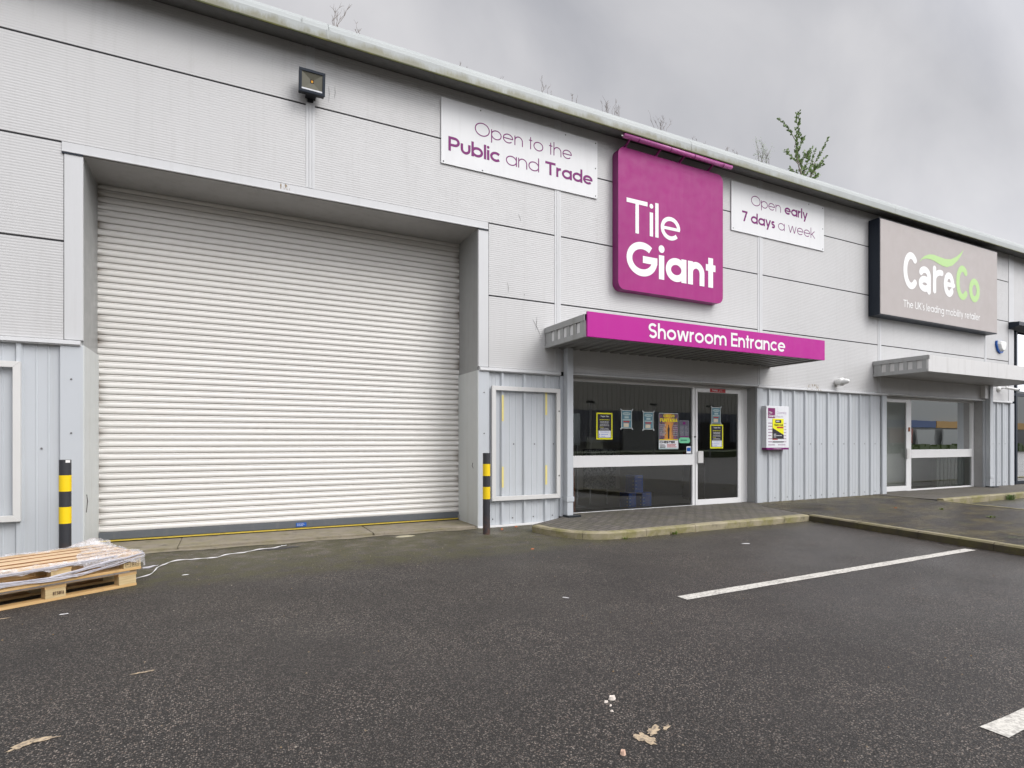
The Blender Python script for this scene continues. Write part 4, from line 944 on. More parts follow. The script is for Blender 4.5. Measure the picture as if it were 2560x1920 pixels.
# empty poster frames
def poster_frame(x0, x1, z0, z1, label, tapes):
    t = thing('poster_frame', label, 'frame', ((x0+x1)/2, -.03, z0), group='empty poster frames on the ribbed cladding')
    w_ = .065
    mb = MB(); y0, y1 = -.055, -.010
    for pts in (((x0, z0), (x1, z0), (x1-w_, z0+w_), (x0+w_, z0+w_)), ((x1, z0+.001), (x1, z1-.001), (x1-w_, z1-w_), (x1-w_, z0+w_)), ((x1, z1), (x0, z1), (x0+w_, z1-w_), (x1-w_, z1-w_)), ((x0, z1-.001), (x0, z0+.001), (x0+w_, z0+w_), (x0+w_, z1-w_))):
        n = len(mb.v); dy = rnd.uniform(0, .001); mb.v += [(a, y0-dy, b) for a, b in pts]+[(a, y1, b) for a, b in pts]
        mb.f += [(n, n+1, n+2, n+3), (n+4, n+7, n+6, n+5)]+[(n+i, n+(i+1) % 4, n+4+(i+1) % 4, n+4+i) for i in range(4)]
    mk('frame', mb, M['poster_frame'], t, bevel=.002)
    for xx, a, b in tapes:
        mb = MB(); mb.box(xx-.017, xx+.017, -.0135, -.0095, a, b); mk('foam_tape', mb, M['yellow_tape'], t)
    mb = MB()
    for z_ in (z0+.36, z1-.36): mb.lathe([(.014, 0), (.011, -.007), (.001, -.008)], (x1-.025, y0, z_), 8, 'y')
    if tapes: mk('frame_screws', mb, M['screw'], t)
    return t
poster_frame(3.575, 4.785, .402, 2.155, 'empty grey frame right of the shutter with four yellow tape strips', [(3.775, 1.62, 2.02), (4.545, 1.73, 2.13), (3.775, .60, .92), (4.545, .62, .93)])
poster_frame(-3.25, -1.992, .447, 2.165, 'empty white frame left of the shutter cut by the picture edge', [])

# bollards
def bollard(x, y, top, bands, label, sticker=False):
    t = thing('bollard', label, 'bollard', (x, y, 0), group='black and yellow bollards beside the shutter')
    r_ = .052
    mb = MB(); mb.lathe([(r_, -.02), (r_, .12), (r_, top-.004), (r_-.004, top)], (x, y, 0), 28); p = mk('post', mb, M['bollard'], t, smooth=True)
    for o_ in (p,):
        mod = o_.modifiers.new('edges', 'EDGE_SPLIT'); mod.split_angle = R(40)
    for z0, z1 in bands:
        mb = MB(); mb.lathe([(r_, z0), (r_+.0015, z0), (r_+.0015, z1), (r_, z1)], (x, y, 0), 28); b_ = mk('yellow_band', mb, M['yellow'], t, smooth=True); m2 = b_.modifiers.new('e', 'EDGE_SPLIT'); m2.split_angle = R(40)
    if sticker:
        a0 = R(-95); mb = MB()
        for i in range(5):
            a, b = R(-75)+i*R(9), R(-75)+(i+1)*R(9); q = r_+.002
            mb.quad((x+q*math.cos(a), y+q*math.sin(a), top-.03), (x+q*math.cos(b), y+q*math.sin(b), top-.03), (x+q*math.cos(b), y+q*math.sin(b), top-.003), (x+q*math.cos(a), y+q*math.sin(a), top-.003))
        mk('white_sticker', mb, M['plastic_white'], t)
    return t
def boll_mat():
    m, t, b = newmat('bollard_black'); setc(b, (.03, .03, .034), .5)
    low_ = math_(t, 'SUBTRACT', 1., pos_band(t, 'Z', .02, .30)); f = math_(t, 'MULTIPLY', low_, ramp(t, noise(t, 14, 6, rough=.7), .40, .62))
    t.links.new(mix(t, math_(t, 'MULTIPLY', f, .8), (.028, .029, .034), (.12, .055, .03)), b.inputs['Base Color']); return m
M['bollard'] = boll_mat()
bollard(3.262, -.545, 1.145, [(.823, .991), (.497, .668)], 'black and yellow banded bollard right of the roller shutter, rusty at its foot')
bollard(-1.505, -.545, 1.117, [(.791, .957), (.46, .63)], 'black and yellow banded bollard behind the wooden pallets, white sticker on top', True)

# ================================================================== THINGS IN AND ON THE GLASS
PY = RY+.038
def rect(mb, x0, x1, z0, z1, y): mb.quad((x0, y, z0), (x1, y, z0), (x1, y, z1), (x0, y, z1)); return mb
def poster_base(name, label, cat, x0, x1, z0, z1, m, y, group=None):
    t = thing(name, label, cat, ((x0+x1)/2, y, z0), group=group); mb = MB(); mb.box(x0, x1, y, y+.002, z0, z1); mk('sheet', mb, m, t); return t
def yb_poster(x0, x1, z0, z1, label, y):
    t = poster_base('window_poster', label, 'poster', x0, x1, z0, z1, M['poster_yellow'], y, 'yellow bordered Topps Tiles posters'); w_ = x1-x0; h = z1-z0; e = .023
    mk('black_field', rect(MB(), x0+e, x1-e, z0+e, z1-e, y-.001), M['poster_black'], t)
    mb = MB(); letters(mb, [('Topps Tiles', .2)], x0+w_*.25, x1-w_*.22, z1-h*.155, h*.052, y-.002); bars(mb, x0+w_*.2, x1-w_*.2, z1-h*.345, 2, h*.045, h*.016, y-.002, 2, True); bars(mb, x0+w_*.16, x1-w_*.16, z1-h*.45, 2, h*.042, h*.012, y-.002, 3, True); bars(mb, x0+w_*.2, x1-w_*.2, z1-h*.585, 2, h*.04, h*.012, y-.002, 4, True); mk('white_print', mb, M['poster_white'], t)
    mb = MB(); bars(mb, x0+w_*.14, x1-w_*.14, z1-h*.27, 1, .1, h*.018, y-.002, 5, True); bars(mb, x0+w_*.2, x1-w_*.5, z1-h*.545, 1, .1, h*.014, y-.002, 6); mk('yellow_print', mb, M['poster_yellow'], t)
    mk('white_box', rect(MB(), x0+w_*.13, x1-w_*.11, z0+h*.07, z0+h*.33, y-.002), M['poster_white'], t)
    mb = MB(); bars(mb, x0+w_*.18, x1-w_*.15, z0+h*.285, 2, h*.03, h*.009, y-.003, 7, True); bars(mb, x0+w_*.28, x1-w_*.16, z0+h*.18, 1, .1, h*.022, y-.003, 8); bars(mb, x0+w_*.28, x1-w_*.4, z0+h*.105, 1, .1, h*.018, y-.003, 9)
    rect(mb, x0+w_*.17, x0+w_*.215, z0+h*.165, z0+h*.21, y-.003); rect(mb, x0+w_*.17, x0+w_*.215, z0+h*.10, z0+h*.135, y-.003); mk('small_print', mb, M['boxblue'], t)
    return t
GY = RY+.024    # posters sit just outside the pane line
yb_poster(5.694, 6.035, 1.345, 1.808, 'yellow bordered black poster in the wide window, far left of the row', GY)
yb_poster(8.345, 8.688, 1.175, 1.640, 'yellow bordered black poster low on the showroom glass door', RY+.004)
def small_poster(x0, x1, z0, z1, label, y, tilt=0.):
    t = poster_base('window_poster', label, 'poster', x0, x1, z0, z1, M['board'], y, 'small grey green posters taped at the corners'); w_ = x1-x0; h = z1-z0; e = .012
    mk('print_field', rect(MB(), x0+e, x1-e, z0+e, z1-e, y-.001), M['tealdark'], t)
    mb = MB(); P_ = [(x0+w_*.5+w_*.38*math.cos(R(a)), y-.002, z1-h*.20+h*.09*math.sin(R(a))) for a in range(0, 360, 20)]; mb.poly(P_); rect(mb, x0+w_*.12, x1-w_*.12, z0+h*.44, z0+h*.50, y-.002); rect(mb, x0+w_*.3, x1-w_*.3, z0+h*.55, z0+h*.66, y-.002); mk('pale_shapes', mb, M['paleteal'], t)
    mb = MB(); letters(mb, [('CHESTER', .2)], x0+w_*.22, x1-w_*.22, z1-h*.225, h*.055, y-.003, c=.8); mk('heading', mb, M['tealdark'], t)
    mb = MB(); mb.poly([(x0+w_*.2, y-.003, z0+h*.34), (x0+w_*.65, y-.003, z0+h*.34), (x0+w_*.65, y-.003, z0+h*.31), (x0+w_*.8, y-.003, z0+h*.37), (x0+w_*.65, y-.003, z0+h*.43), (x0+w_*.65, y-.003, z0+h*.40), (x0+w_*.2, y-.003, z0+h*.40)]); mk('arrow', mb, M['red'], t)
    mk('cream_panel', rect(MB(), x0+w_*.22, x1-w_*.30, z0+h*.08, z0+h*.28, y-.002), M['cream'], t)
    for sx_, sz in ((0, 0), (0, 1), (1, 0), (1, 1)):
        mb = MB(); cx2, cz2 = (x1 if sx_ else x0), (z1 if sz else z0); s = 1 if sx_ == sz else -1; u = Vector((1, s))*.019 if 1 else 0; v = Vector((-s, 1))*.009
        mb.poly([(cx2+a.x, y-.004, cz2+a.y) for a in (u+v, -u+v, -u-v, u-v)]); mk('corner_tape', mb, M['clear_tape'], t)
    return t
small_poster(6.225, 6.462, 1.542, 1.868, 'small taped grey green poster, left one of the pair in the wide window', GY)
small_poster(6.718, 6.955, 1.528, 1.848, 'small taped grey green poster, right one of the pair beside the circus poster', GY)
small_poster(8.38, 8.622, 1.662, 1.976, 'small taped grey green poster on the glass door above the yellow bordered one', RY+.004)
# circus poster
t = poster_base('window_poster', 'tall colourful Circus Funtasia poster with Chester on its white foot', 'poster', 7.082, 7.553, 1.166, 1.838, M['paleteal'], GY); x0, x1, z0, z1 = 7.082, 7.553, 1.166, 1.838; w_ = x1-x0; h = z1-z0
def circus_mat():
    m, t_, b = newmat('circus_print'); setc(b, (.3, .1, .03), .5)
    g_ = N(t_, 'ShaderNodeNewGeometry'); s = N(t_, 'ShaderNodeSeparateXYZ'); t_.links.new(g_.outputs['Position'], s.inputs[0])
    d = math_(t_, 'ABSOLUTE', math_(t_, 'SUBTRACT', s.outputs['X'], 7.32)); n = noise(t_, 16, 5, (1, 1, .5), .65, 1.2)
    f = ramp(t_, math_(t_, 'ADD', math_(t_, 'MULTIPLY', d, 2.6), math_(t_, 'MULTIPLY', math_(t_, 'SUBTRACT', n, .5), .9)), .12, .34, (1, 1, 1, 1), (0, 0, 0, 1))
    dark = mix(t_, ramp(t_, noise(t_, 20, 3, offs=(5, 0, 2)), .42, .58), (.05, .035, .06), (.20, .07, .13))
    c = mix(t_, f, dark, mix(t_, n, (.45, .08, .01), (.85, .48, .05)))
    t_.links.new(c, b.inputs['Base Color']); return m
mk('picture', rect(MB(), x0+.006, x1-.006, z0+h*.245, z1-.012, GY-.001), circus_mat(), t)
mk('foot_panel', rect(MB(), x0+.006, x1-.006, z0+.006, z0+h*.24, GY-.001), M['poster_white'], t)
mb = MB(); letters(mb, [('CIRCUS', .24)], x0+w_*.22, x1-w_*.2, z1-h*.115, h*.068, GY-.003); letters(mb, [('FUNTASIA', .26)], x0+w_*.06, x1-w_*.05, z1-h*.245, h*.095, GY-.003, c=.85); rect(mb, x0+w_*.03, x1-w_*.03, z0+h*.255, z0+h*.272, GY-.003); mk('yellow_lettering', mb, plain('circus_yellow', (.85, .72, .02), .5), t)
mb = MB(); letters(mb, [('CHESTER', .28)], x0+w_*.03, x0+w_*.82, z0+h*.165, h*.062, GY-.003); bars(mb, x0+w_*.05, x0+w_*.36, z0+h*.11, 3, h*.034, h*.02, GY-.003, 3); mk('black_lettering', mb, M['poster_black'], t)
mb = MB(); bars(mb, x0+w_*.42, x1-w_*.05, z0+h*.125, 3, h*.035, h*.018, GY-.003, 5); mk('red_print', mb, M['red'], t)
mb = MB()
for q in range(6): rect(mb, x0+w_*.04, x0+w_*(.3 if q % 2 else .36), z1-h*(.34+.055*q), z1-h*(.325+.055*q), GY-.003); rect(mb, x0+w_*.72, x1-w_*.05, z1-h*(.34+.055*q), z1-h*(.33+.055*q), GY-.003)
rect(mb, x0+.006, x1-.006, z0+.008, z0+h*.04, GY-.003); mk('small_captions', mb, M['paleteal'], t)
mb = MB(); q = 7.315; mb.poly([(q-.018, GY-.003, 1.36), (q+.018, GY-.003, 1.36), (q+.02, GY-.003, 1.48), (q+.028, GY-.003, 1.55), (q+.01, GY-.003, 1.58), (q+.008, GY-.003, 1.62), (q-.01, GY-.003, 1.62), (q-.012, GY-.003, 1.58), (q-.028, GY-.003, 1.54), (q-.02, GY-.003, 1.47)]); mk('performer_shape', mb, M['poster_black'], t)
# opening hours sheet, green lozenge, blue sticker, red sticker
t = poster_base('window_poster', 'dark grey opening times sheet with purple ends right of the circus poster', 'poster', 7.582, 7.82, 1.386, 1.705, M['inkgrey'], GY)
mk('dark_field', rect(MB(), 7.588, 7.814, 1.41, 1.699, GY-.001), plain('slate_print', (.10, .10, .13), .5), t)
mk('purple_header', rect(MB(), 7.66, 7.73, 1.63, 1.68, GY-.002), M['purple_light'], t); mk('purple_foot', rect(MB(), 7.585, 7.817, 1.39, 1.409, GY-.001), M['purple'], t)
mb = MB(); bars(mb, 7.60, 7.70, 1.595, 8, .024, .008, GY-.002, 2); bars(mb, 7.72, 7.80, 1.595, 8, .024, .008, GY-.002, 3); mk('white_print', mb, M['inkgrey'], t)
t = thing('window_sticker', 'mint green lozenge sticker under the opening times sheet', 'sticker', (7.70, GY, 1.278))
mb = MB(); P_ = rrect(7.565, 7.846, 1.278, 1.384, .05); mb.poly([(a, GY-.001, b) for a, b in P_]); mk('sheet', mb, M['mint'], t)
mb = MB(); bars(mb, 7.61, 7.80, 1.322, 1, .1, .022, GY-.0025, 4); mk('dark_print', mb, plain('green_ink', (.02, .15, .10), .5), t)
t = thing('window_sticker', 'small blue and white sticker low in the window corner near the door', 'sticker', (7.81, GY, 1.082))
mk('sheet', rect(MB(), 7.755, 7.868, 1.085, 1.218, GY-.001), M['poster_white'], t); mk('blue_field', rect(MB(), 7.765, 7.86, 1.125, 1.195, GY-.002), M['plastic_blue'], t)
t = thing('door_sticker', 'red Think 21 sticker on the head of the showroom door', 'sticker', (8.53, RY, 2.255))
mk('sheet', rect(MB(), 8.32, 8.735, 2.262, 2.335, RY-.014), M['red'], t)
mb = MB(); letters(mb, [('THINK', .2)], 8.37, 8.53, 2.282, .034, -.016+RY); mb.quad((8.55, RY-.016, 2.282), (8.57, RY-.016, 2.282), (8.57, RY-.016, 2.29), (8.55, RY-.016, 2.29))
def two(mb, x, z, h, y): letters_ = [(x, z+h), (x+h*.5, z+h), (x+h*.5, z+h*.5), (x, z+h*.5), (x, z), (x+h*.5, z)]; L = ribbon(letters_, h*.18); [mb.quad(*[(p[0], y, p[1]) for p in (L[i][0], L[i][1], L[i+1][1], L[i+1][0])]) for i in range(5)]
two(mb, 8.575, 2.284, .03, RY-.016); letters(mb, [('I', .25)], 8.61, 8.62, 2.282, .034, RY-.016); letters(mb, [('I', .25)], 8.635, 8.645, 2.294, .022, RY-.016); rect(mb, 8.635, 8.641, 2.282, 2.289, RY-.016); mk('white_lettering', mb, M['poster_white'], t)
# blue boxes stacked inside
def blue_box(x0, x1, y0, y1, z0, z1, label):
    t = thing('product_box', label, 'box', ((x0+x1)/2, (y0+y1)/2, z0), group='dark blue boxes stacked inside the window')
    mb = MB(); mb.box(x0, x1, y0, y1, z0, z1); mk('carton', mb, M['boxblue'], t, bevel=.003)
    mb = MB(); w_ = x1-x0; h = z1-z0
    bars(mb, x0+w_*.35, x1-w_*.08, z1-h*.13, 1, .1, h*.05, y0-.001, 3, True); bars(mb, x0+w_*.3, x1-w_*.1, z1-h*.3, 8, h*.075, h*.022, y0-.001, 5); mk('print', mb, M['inkgrey'], t)
    mb = MB()
    for i in range(3): cz2 = z1-h*(.33+.22*i); mb.poly([(x0+w_*.15+.013*math.cos(R(a)), y0-.001, cz2+.013*math.sin(R(a))) for a in range(0, 360, 40)]); mb.poly([(x0-.001, y0+.05+.012*math.cos(R(a)), cz2+.013*math.sin(R(a))) for a in range(0, 360, 40)])
    mk('round_icons', mb, M['paleteal'], t)
blue_box(6.60, 6.765, .50, .78, .061, .355, 'dark blue carton, lower left one of the three inside the window')
blue_box(6.915, 7.13, .50, .78, .061, .355, 'dark blue carton, lower right one of the three inside the window')
blue_box(6.735, 6.93, .50, .78, .358, .68, 'dark blue carton standing on top of the other two inside the window')
# display boards and stands
t = thing('display_stand', 'white board on a thin stand at the left edge of the showroom window', 'stand', (5.75, 1.2, .06))
mb = MB(); mb.box(5.3, 5.99, 1.2, 1.22, 1.235, 1.842); mk('board', mb, M['board'], t); mb = MB(); mb.box(5.93, 5.96, 1.22, 1.25, .06, 1.25); mb.box(5.4, 6.05, 1.1, 1.35, .06, .08); mk('leg', mb, M['steel'], t)
t = thing('display_stand', 'beige board above patterned tile samples inside the showroom window', 'stand', (6.4, 1.3, .06))
mb = MB(); mb.box(6.14, 6.52, 1.2, 1.22, 1.18, 1.39); mk('board', mb, M['beigeboard'], t)
mb = MB(); mb.box(6.15, 6.9, 1.30, 1.33, .38, 1.16); mk('tile_panel', mb, M['tilepanel'], t); mb = MB(); mb.box(6.3, 6.33, 1.33, 1.36, .06, .4); mb.box(6.7, 6.73, 1.33, 1.36, .06, .4); mk('leg', mb, M['steel'], t)
t = thing('leaning_board', 'reddish brown board leaning at the left inside the showroom window', 'board', (5.3, .4, .06))
mb = MB(); mb.ext([(5.28, .062), (5.36, .062), (5.33, .85), (5.28, .85)], .38, .42, axis='y'); mk('board', mb, M['brown'], t)
t = thing('display_stand', 'dark display unit with a red top seen through the glass door', 'stand', (9.0, 1.3, .06))
mb = MB(); mb.box(8.85, 9.2, 1.2, 1.5, .06, .9); mk('cabinet', mb, plain('walnut', (.09, .07, .05), .5), t); mb = MB(); mb.ext([(8.85, .902), (9.15, .902), (9.05, 1.1), (8.85, 1.1)], 1.2, 1.5, axis='y'); mk('red_top', mb, M['red'], t)

# ================================================================== NEIGHBOUR WITH DARK GLASS FRONT
NB = thing('glass_fronted_building', 'neighbouring unit with dark framed full height glazing at the right edge', 'building', (24, 0, 0))
mb = MB(); mb.box(19.63, 34, .34, .60, 0, .1); mb.box(19.63, 34, .02, .20, 4.60, ZE-.02); mk('upper_wall', mb, M['clad'], NB)
mb = MB(); mb.ext([(.0, 4.62), (-.24, 4.60), (-.24, 4.50), (.0, 4.42)], 19.33, 34); mk('dark_canopy', mb, M['navy'], NB)
mb = MB()
for x in (19.86, 21.5, 23.1, 24.7, 26.3, 27.9, 29.5, 31.1, 32.7): mb.box(x, x+.09, .04, .16, .1, 4.55)
for z_ in (.12, 2.60, 4.45): mb.box(19.66, 34, .05, .15, z_, z_+.08)
mk('glazing_frame', mb, M['navy'], NB)
mb = MB(); mb.quad((19.66, .1, .2), (34, .1, .2), (34, .1, 4.5), (19.66, .1, 4.5)); mk('glazing', mb, M['glass'], NB)
mb = MB(); mb.box(19.66, 34, 3, 3.1, 0, 4.6); mb.quad((19.66, .2, .11), (34, .2, .11), (34, 3, .11), (19.66, 3, .11)); mk('shop_wall', mb, M['inside_pale'], NB)

# ================================================================== PALLETS
FA = math.atan2(.49, .857)                    # direction of the long front edge
def pallet(loc, rot, label, marks):
    # local: x along the long side (0 = right end, runs to -1.2), y to the back (0..0.8)
    t = thing('wooden_pallet', label, 'pallet', loc, rot, group='stacked wooden pallets', local=True)
    r_ = random.Random(int(loc[2]*1000)+3)
    for y in (0, .3275, .655):
        mb = MB(); w_ = .1 if y != .3275 else .145; mb.box(-1.2, 0, y, y+w_, 0, .022); mk('bottom_board', mb, M['wood_edge'], t, bevel=.002)
        for x in (-.145, -.6725, -1.2):
            mb = MB(); mb.box(x+.003, x+.142, y+.002, y+w_-.002, .022, .100); b_ = mk('block', mb, M['wood_block'], t, bevel=.003)
    for x in (-.145, -.6725, -1.2):
        mb = MB(); mb.box(x, x+.145, 0.001, .799, .100, .122); mk('cross_board', mb, M['wood_edge'], t, bevel=.002)
    y = 0
    for w_, gp in ((.135, .05), (.1, .055), (.14, .055), (.1, .045), (.12, 0)):
        dz = r_.uniform(0, .005); mb = MB(); mb.box(-1.2+r_.uniform(-.004, .004), r_.uniform(-.004, .004), y, y+w_, .122, .144+dz); o_ = mk('deck_board', mb, [M['wood'], M['wood_gap_shade']], t)
        for p_ in o_.data.polygons: p_.material_index = 0 if abs(p_.normal.z) > .7 or y < .01 else 1  # board sides within the gaps take the painted shade colour
        y += w_+gp
    if marks:
        mb = MB(); letters(mb, marks, -.62, -.575+.03, .045, .028, -.001); o_ = mk('stamp', mb, plain('stamp_ink', (.10, .06, .04), .8), t)
    return t
pal1 = pallet((-.742, -1.722, 0), FA, 'lower wooden pallet lying on the tarmac, stamp on its middle block', [('HTSUFA', .16)])
pal2 = pallet((-.705, -1.735, .148), FA+.012, 'upper wooden pallet of the stack with loose stretch film over its end', None)
mb = MB()      # heat stamps on the upper right block
for q in ((-.128, -.085), (-.075, -.02)):
    for a, b, c_, d_ in ((q[0], q[1], .035, .038), (q[0], q[1], .088, .091), (q[0], q[0]+.003, .035, .09), (q[1]-.003, q[1], .035, .09)): rect(mb, a, b, c_, d_, -.001)
bars(mb, -.070, -.028, .075, 3, .014, .007, -.0015, 4); bars(mb, -.12, -.092, .072, 2, .018, .011, -.0015, 6); mk('stamp', mb, plain('stamp_ink2', (.10, .06, .04), .8), pal2)
# white strip between the two pallets
t = thing('plastic_strip', 'long white plastic edge strip lying between the two pallets', 'strip', (-.742, -1.722, .146), FA, local=True)
mb = MB(); mb.box(-1.2, -.06, -.012, .03, -.012, -.002); mk('strip', mb, M['strap'], t)
# stretch wrap: a crumpled translucent film over the right end, gathered into ropes along the front
t = thing('stretch_film', 'crumpled clear stretch film draped over the upper pallet end', 'film', (-.705, -1.735, .295), FA, local=True)
def drape(mb, x0, x1, y0, y1, nx, ny, hf, seed):
    n0 = len(mb.v)
    for i in range(nx+1):
        for j in range(ny+1):
            u, v = i/nx, j/ny; x = x0+(x1-x0)*u; y = y0+(y1-y0)*v; mb.v.append(hf(x, y, u, v))
    for i in range(nx):
        for j in range(ny): a = n0+i*(ny+1)+j; mb.f.append((a, a+1, a+ny+2, a+ny+1))
from mathutils import noise as mn
def hf(x, y, u, v):
    nz = mn.fractal(Vector((x*9, y*9, .3)), 1., 2., 5)*.016+abs(mn.noise(Vector((x*22, y*5, 4))))*.014
    z_ = .006+nz
    hump = .065*math.exp(-((x+.12)**2/.018+(y-.72)**2/.02)); z_ += hump
    xx, yy = x, y
    if x > 0: zz = z_-x*1.15; xx = .004+.02*math.sin(y*17)+abs(nz)+min(x, .02); z_ = min(z_, max(-.10, zz))
    if y < 0: zz = z_+y*1.1; yy = -.006-abs(nz)*.8+max(y, -.01); z_ = min(z_, max(-.12, zz)+.01*math.sin(x*31))
    if y > .8: z_ = z_-(y-.8)*1.2; yy = .8+(y-.8)*.25
    return (xx, yy, z_)
mb = MB(); drape(mb, -.36, .09, -.07, .90, 46, 90, lambda x, y, u, v: hf(x-.10*math.sin(v*5+1)*(1-u), y, u, v), 1); mk('film_end', mb, M['wrap'], t, smooth=True)
mb = MB(); drape(mb, -1.22, -.20, .70, .90, 70, 16, lambda x, y, u, v: hf(x, y, u, v), 2); mk('film_back', mb, M['wrap'], t, smooth=True)
mb = MB(); drape(mb, -1.22, -.25, -.035, .05, 70, 10, lambda x, y, u, v: hf(x, y, u, v), 3); mk('film_front', mb, M['wrap'], t, smooth=True)
def rope(p0, p1, sag, k, wdt, seed, n=40):
    r_ = random.Random(seed); mb = MB(); p0 = Vector(p0); p1 = Vector(p1)
    for s in range(k):
        off = (r_.uniform(-1, 1)*wdt, r_.uniform(-.004, .002), r_.uniform(-1, 1)*wdt); ph = r_.uniform(0, 6); pts = []
        for i in range(n):
            q = i/(n-1); p = p0.lerp(p1, q); a = math.sin(q*math.pi)
            pts.append((p.x+off[0]*.3, p.y+off[1]-.003*s*.2, p.z-sag*a+off[2]*(.3+a)+.004*math.sin(q*12+ph)))
        mb.tube(pts, r_.uniform(.0016, .0042), 5, False)
    return mb
for i, (a, b, sg, k, w_) in enumerate((((.01, -.02, -.005), (-.72, -.022, -.10), .0, 9, .012), ((.01, -.015, -.03), (-.55, -.02, -.115), .005, 6, .010), ((-.50, -.02, -.115), (-1.22, -.02, -.06), .01, 10, .014), ((-.42, -.02, -.10), (-1.22, -.022, -.115), .0, 7, .014), ((-.2, -.012, .004), (-1.22, -.02, -.02), .01, 10, .012), ((.012, .0, .0), (.02, .5, .0), .03, 7, .010))):
    mk('film_rope', rope(a, b, sg, k, w_, i+3), M['wrap_solid'] if 'wrap_solid' in M else M.setdefault('wrap_solid', plain('film_rope', (.50, .485, .52), .3)), t, smooth=True)
mb = MB(); mb.tube([(.02, .03, -.15), (.09, .06, -.16), (.15, .09, -.158), (.19, .13, -.17), (.21, .14, -.166)], [.008, .011, .006, .003, .001], 6); mk('film_tail', mb, M['wrap_solid'], t)
# strap on the ground
t = thing('packing_strap', 'white packing strap curling over the tarmac from the pallets', 'strap', (-.4, -.9, 0))
S_ = [(-.86, -1.60), (-.78, -1.52), (-.69, -1.40), (-.655, -1.2), (-.64, -1.04), (-.59, -.87), (-.53, -.78), (-.42, -.725), (-.30, -.74), (-.19, -.765), (-.10, -.71), (-.02, -.64), (.10, -.58), (.22, -.53), (.35, -.45), (.50, -.40), (.58, -.36), (.60, -.31), (.65, -.29)]
def smooth_path(P_, n=6):
    out_ = []
    for i in range(len(P_)-1):
        p0, p1, p2, p3 = P_[max(0, i-1)], P_[i], P_[i+1], P_[min(len(P_)-1, i+2)]
        for k in range(n):
            q = k/n; out_.append(tuple(.5*((2*p1[c])+(-p0[c]+p2[c])*q+(2*p0[c]-5*p1[c]+4*p2[c]-p3[c])*q*q+(-p0[c]+3*p1[c]-3*p2[c]+p3[c])*q**3) for c in (0, 1)))
    return out_+[P_[-1]]
sp = smooth_path(S_); mb = MB(); mb.tube([(p[0], p[1], .012+.008*abs(math.sin(i*.21))) for i, p in enumerate(sp)], [.0045+.0020*math.sin(i*.7) for i in range(len(sp))], 6)
mk('strap', mb, M['strap'], t)

# litter: small scraps, each its own thing
def scrap(x, y, lx, ly, rot, m, label, cat='litter', h=.004, z=0., name='paper_scrap', seed=1, n=7):
    r_ = random.Random(seed); mb = MB(); P_ = []
    for i in range(n):
        a = 2*math.pi*i/n; k = r_.uniform(.75, 1.1); P_.append((lx*k*math.cos(a), ly*k*math.sin(a)))
    P_ = [(x+a*math.cos(rot)-b*math.sin(rot), y+a*math.sin(rot)+b*math.cos(rot)) for a, b in P_]; k = len(P_)
    mb.v += [(a, b, z+.001) for a, b in P_]+[(x+(a-x)*.7, y+(b-y)*.7, z+h*r_.uniform(.7, 1.4)) for a, b in P_]; mb.f.append(tuple(range(k, 2*k)))
    for i in range(k): j = (i+1) % k; mb.f.append((i, j, k+j, k+i))
    o_ = mk(name, mb, m, org=(x, y, z)); return tag(o_, label, cat)
SW = M['strap']; ST = plain('pale_stone', (.62, .56, .50), .8); BR = plain('brick_chip', (.38, .14, .07), .8)
scrap(-1.107, -2.515, .038, .005, .16, SW, 'thin white strip of litter just in front of the pallets', seed=1)
scrap(-.375, -1.47, .034, .008, .17, SW, 'thin white strip of litter right of the pallets near the strap', seed=2)
scrap(2.52, -3.83, .036, .007, -.85, SW, 'small silvery strip of litter alone in the middle of the tarmac', seed=3)
scrap(5.92, -2.715, .07, .012, -.5, SW, 'flattened pale scrap between the curved kerb and the white line', seed=4)
scrap(8.40, -3.42, .13, .012, -1.45, SW, 'long thin pale strip of litter at the foot of the right kerb', seed=5)
scrap(1.734, -5.52, .026, .018, .2, ST, 'largest of the white stones lying in the foreground', 'stone', .014, name='stone', seed=6)
scrap(1.687, -5.535, .016, .010, .1, ST, 'white stone just left of the largest white stone', 'stone', .009, name='stone', seed=7)
scrap(1.683, -5.577, .009, .006, .6, ST, 'small white chip below the two white stones', 'stone', .006, name='stone', seed=8)
scrap(1.655, -5.626, .010, .007, -.5, ST, 'lowest small white chip below the white stones', 'stone', .006, name='stone', seed=9)
scrap(1.47, -5.95, .018, .013, .9, plain('pinkish_stone', (.62, .42, .32), .8), 'pinkish stone left of the sandy foreground mark', 'stone', .016, name='stone', seed=10)
scrap(2.18, -.24, .16, .05, .05, plain('sandy_lump', (.34, .31, .22), .9), 'flat sandy lump lying in front of the shutter threshold', 'rubble', .012, name='rubble', seed=11, n=11)
scrap(3.62, -.30, .03, .015, .4, BR, 'orange brick chip against the wall foot right of the bollard', 'rubble', .02, name='brick_chip', seed=12)
scrap(3.93, -.16, .03, .015, .1, BR, 'orange brick chip under the base flashing near the curved kerb', 'rubble', .02, name='brick_chip', seed=13)
scrap(3.30, -1.83, .03, .012, .2, BR, 'orange brick chip on open tarmac in front of the kerb', 'rubble', .01, name='brick_chip', seed=14)
scrap(4.22, -1.45, .022, .016, .2, ST, 'white lump at the start of the curved kerb', 'stone', .025, name='stone', seed=15)
scrap(10.9, -1.75, .03, .03, .2, BR, 'small pinkish leaf on the raised mossy tarmac', 'litter', .01, .094, seed=16)
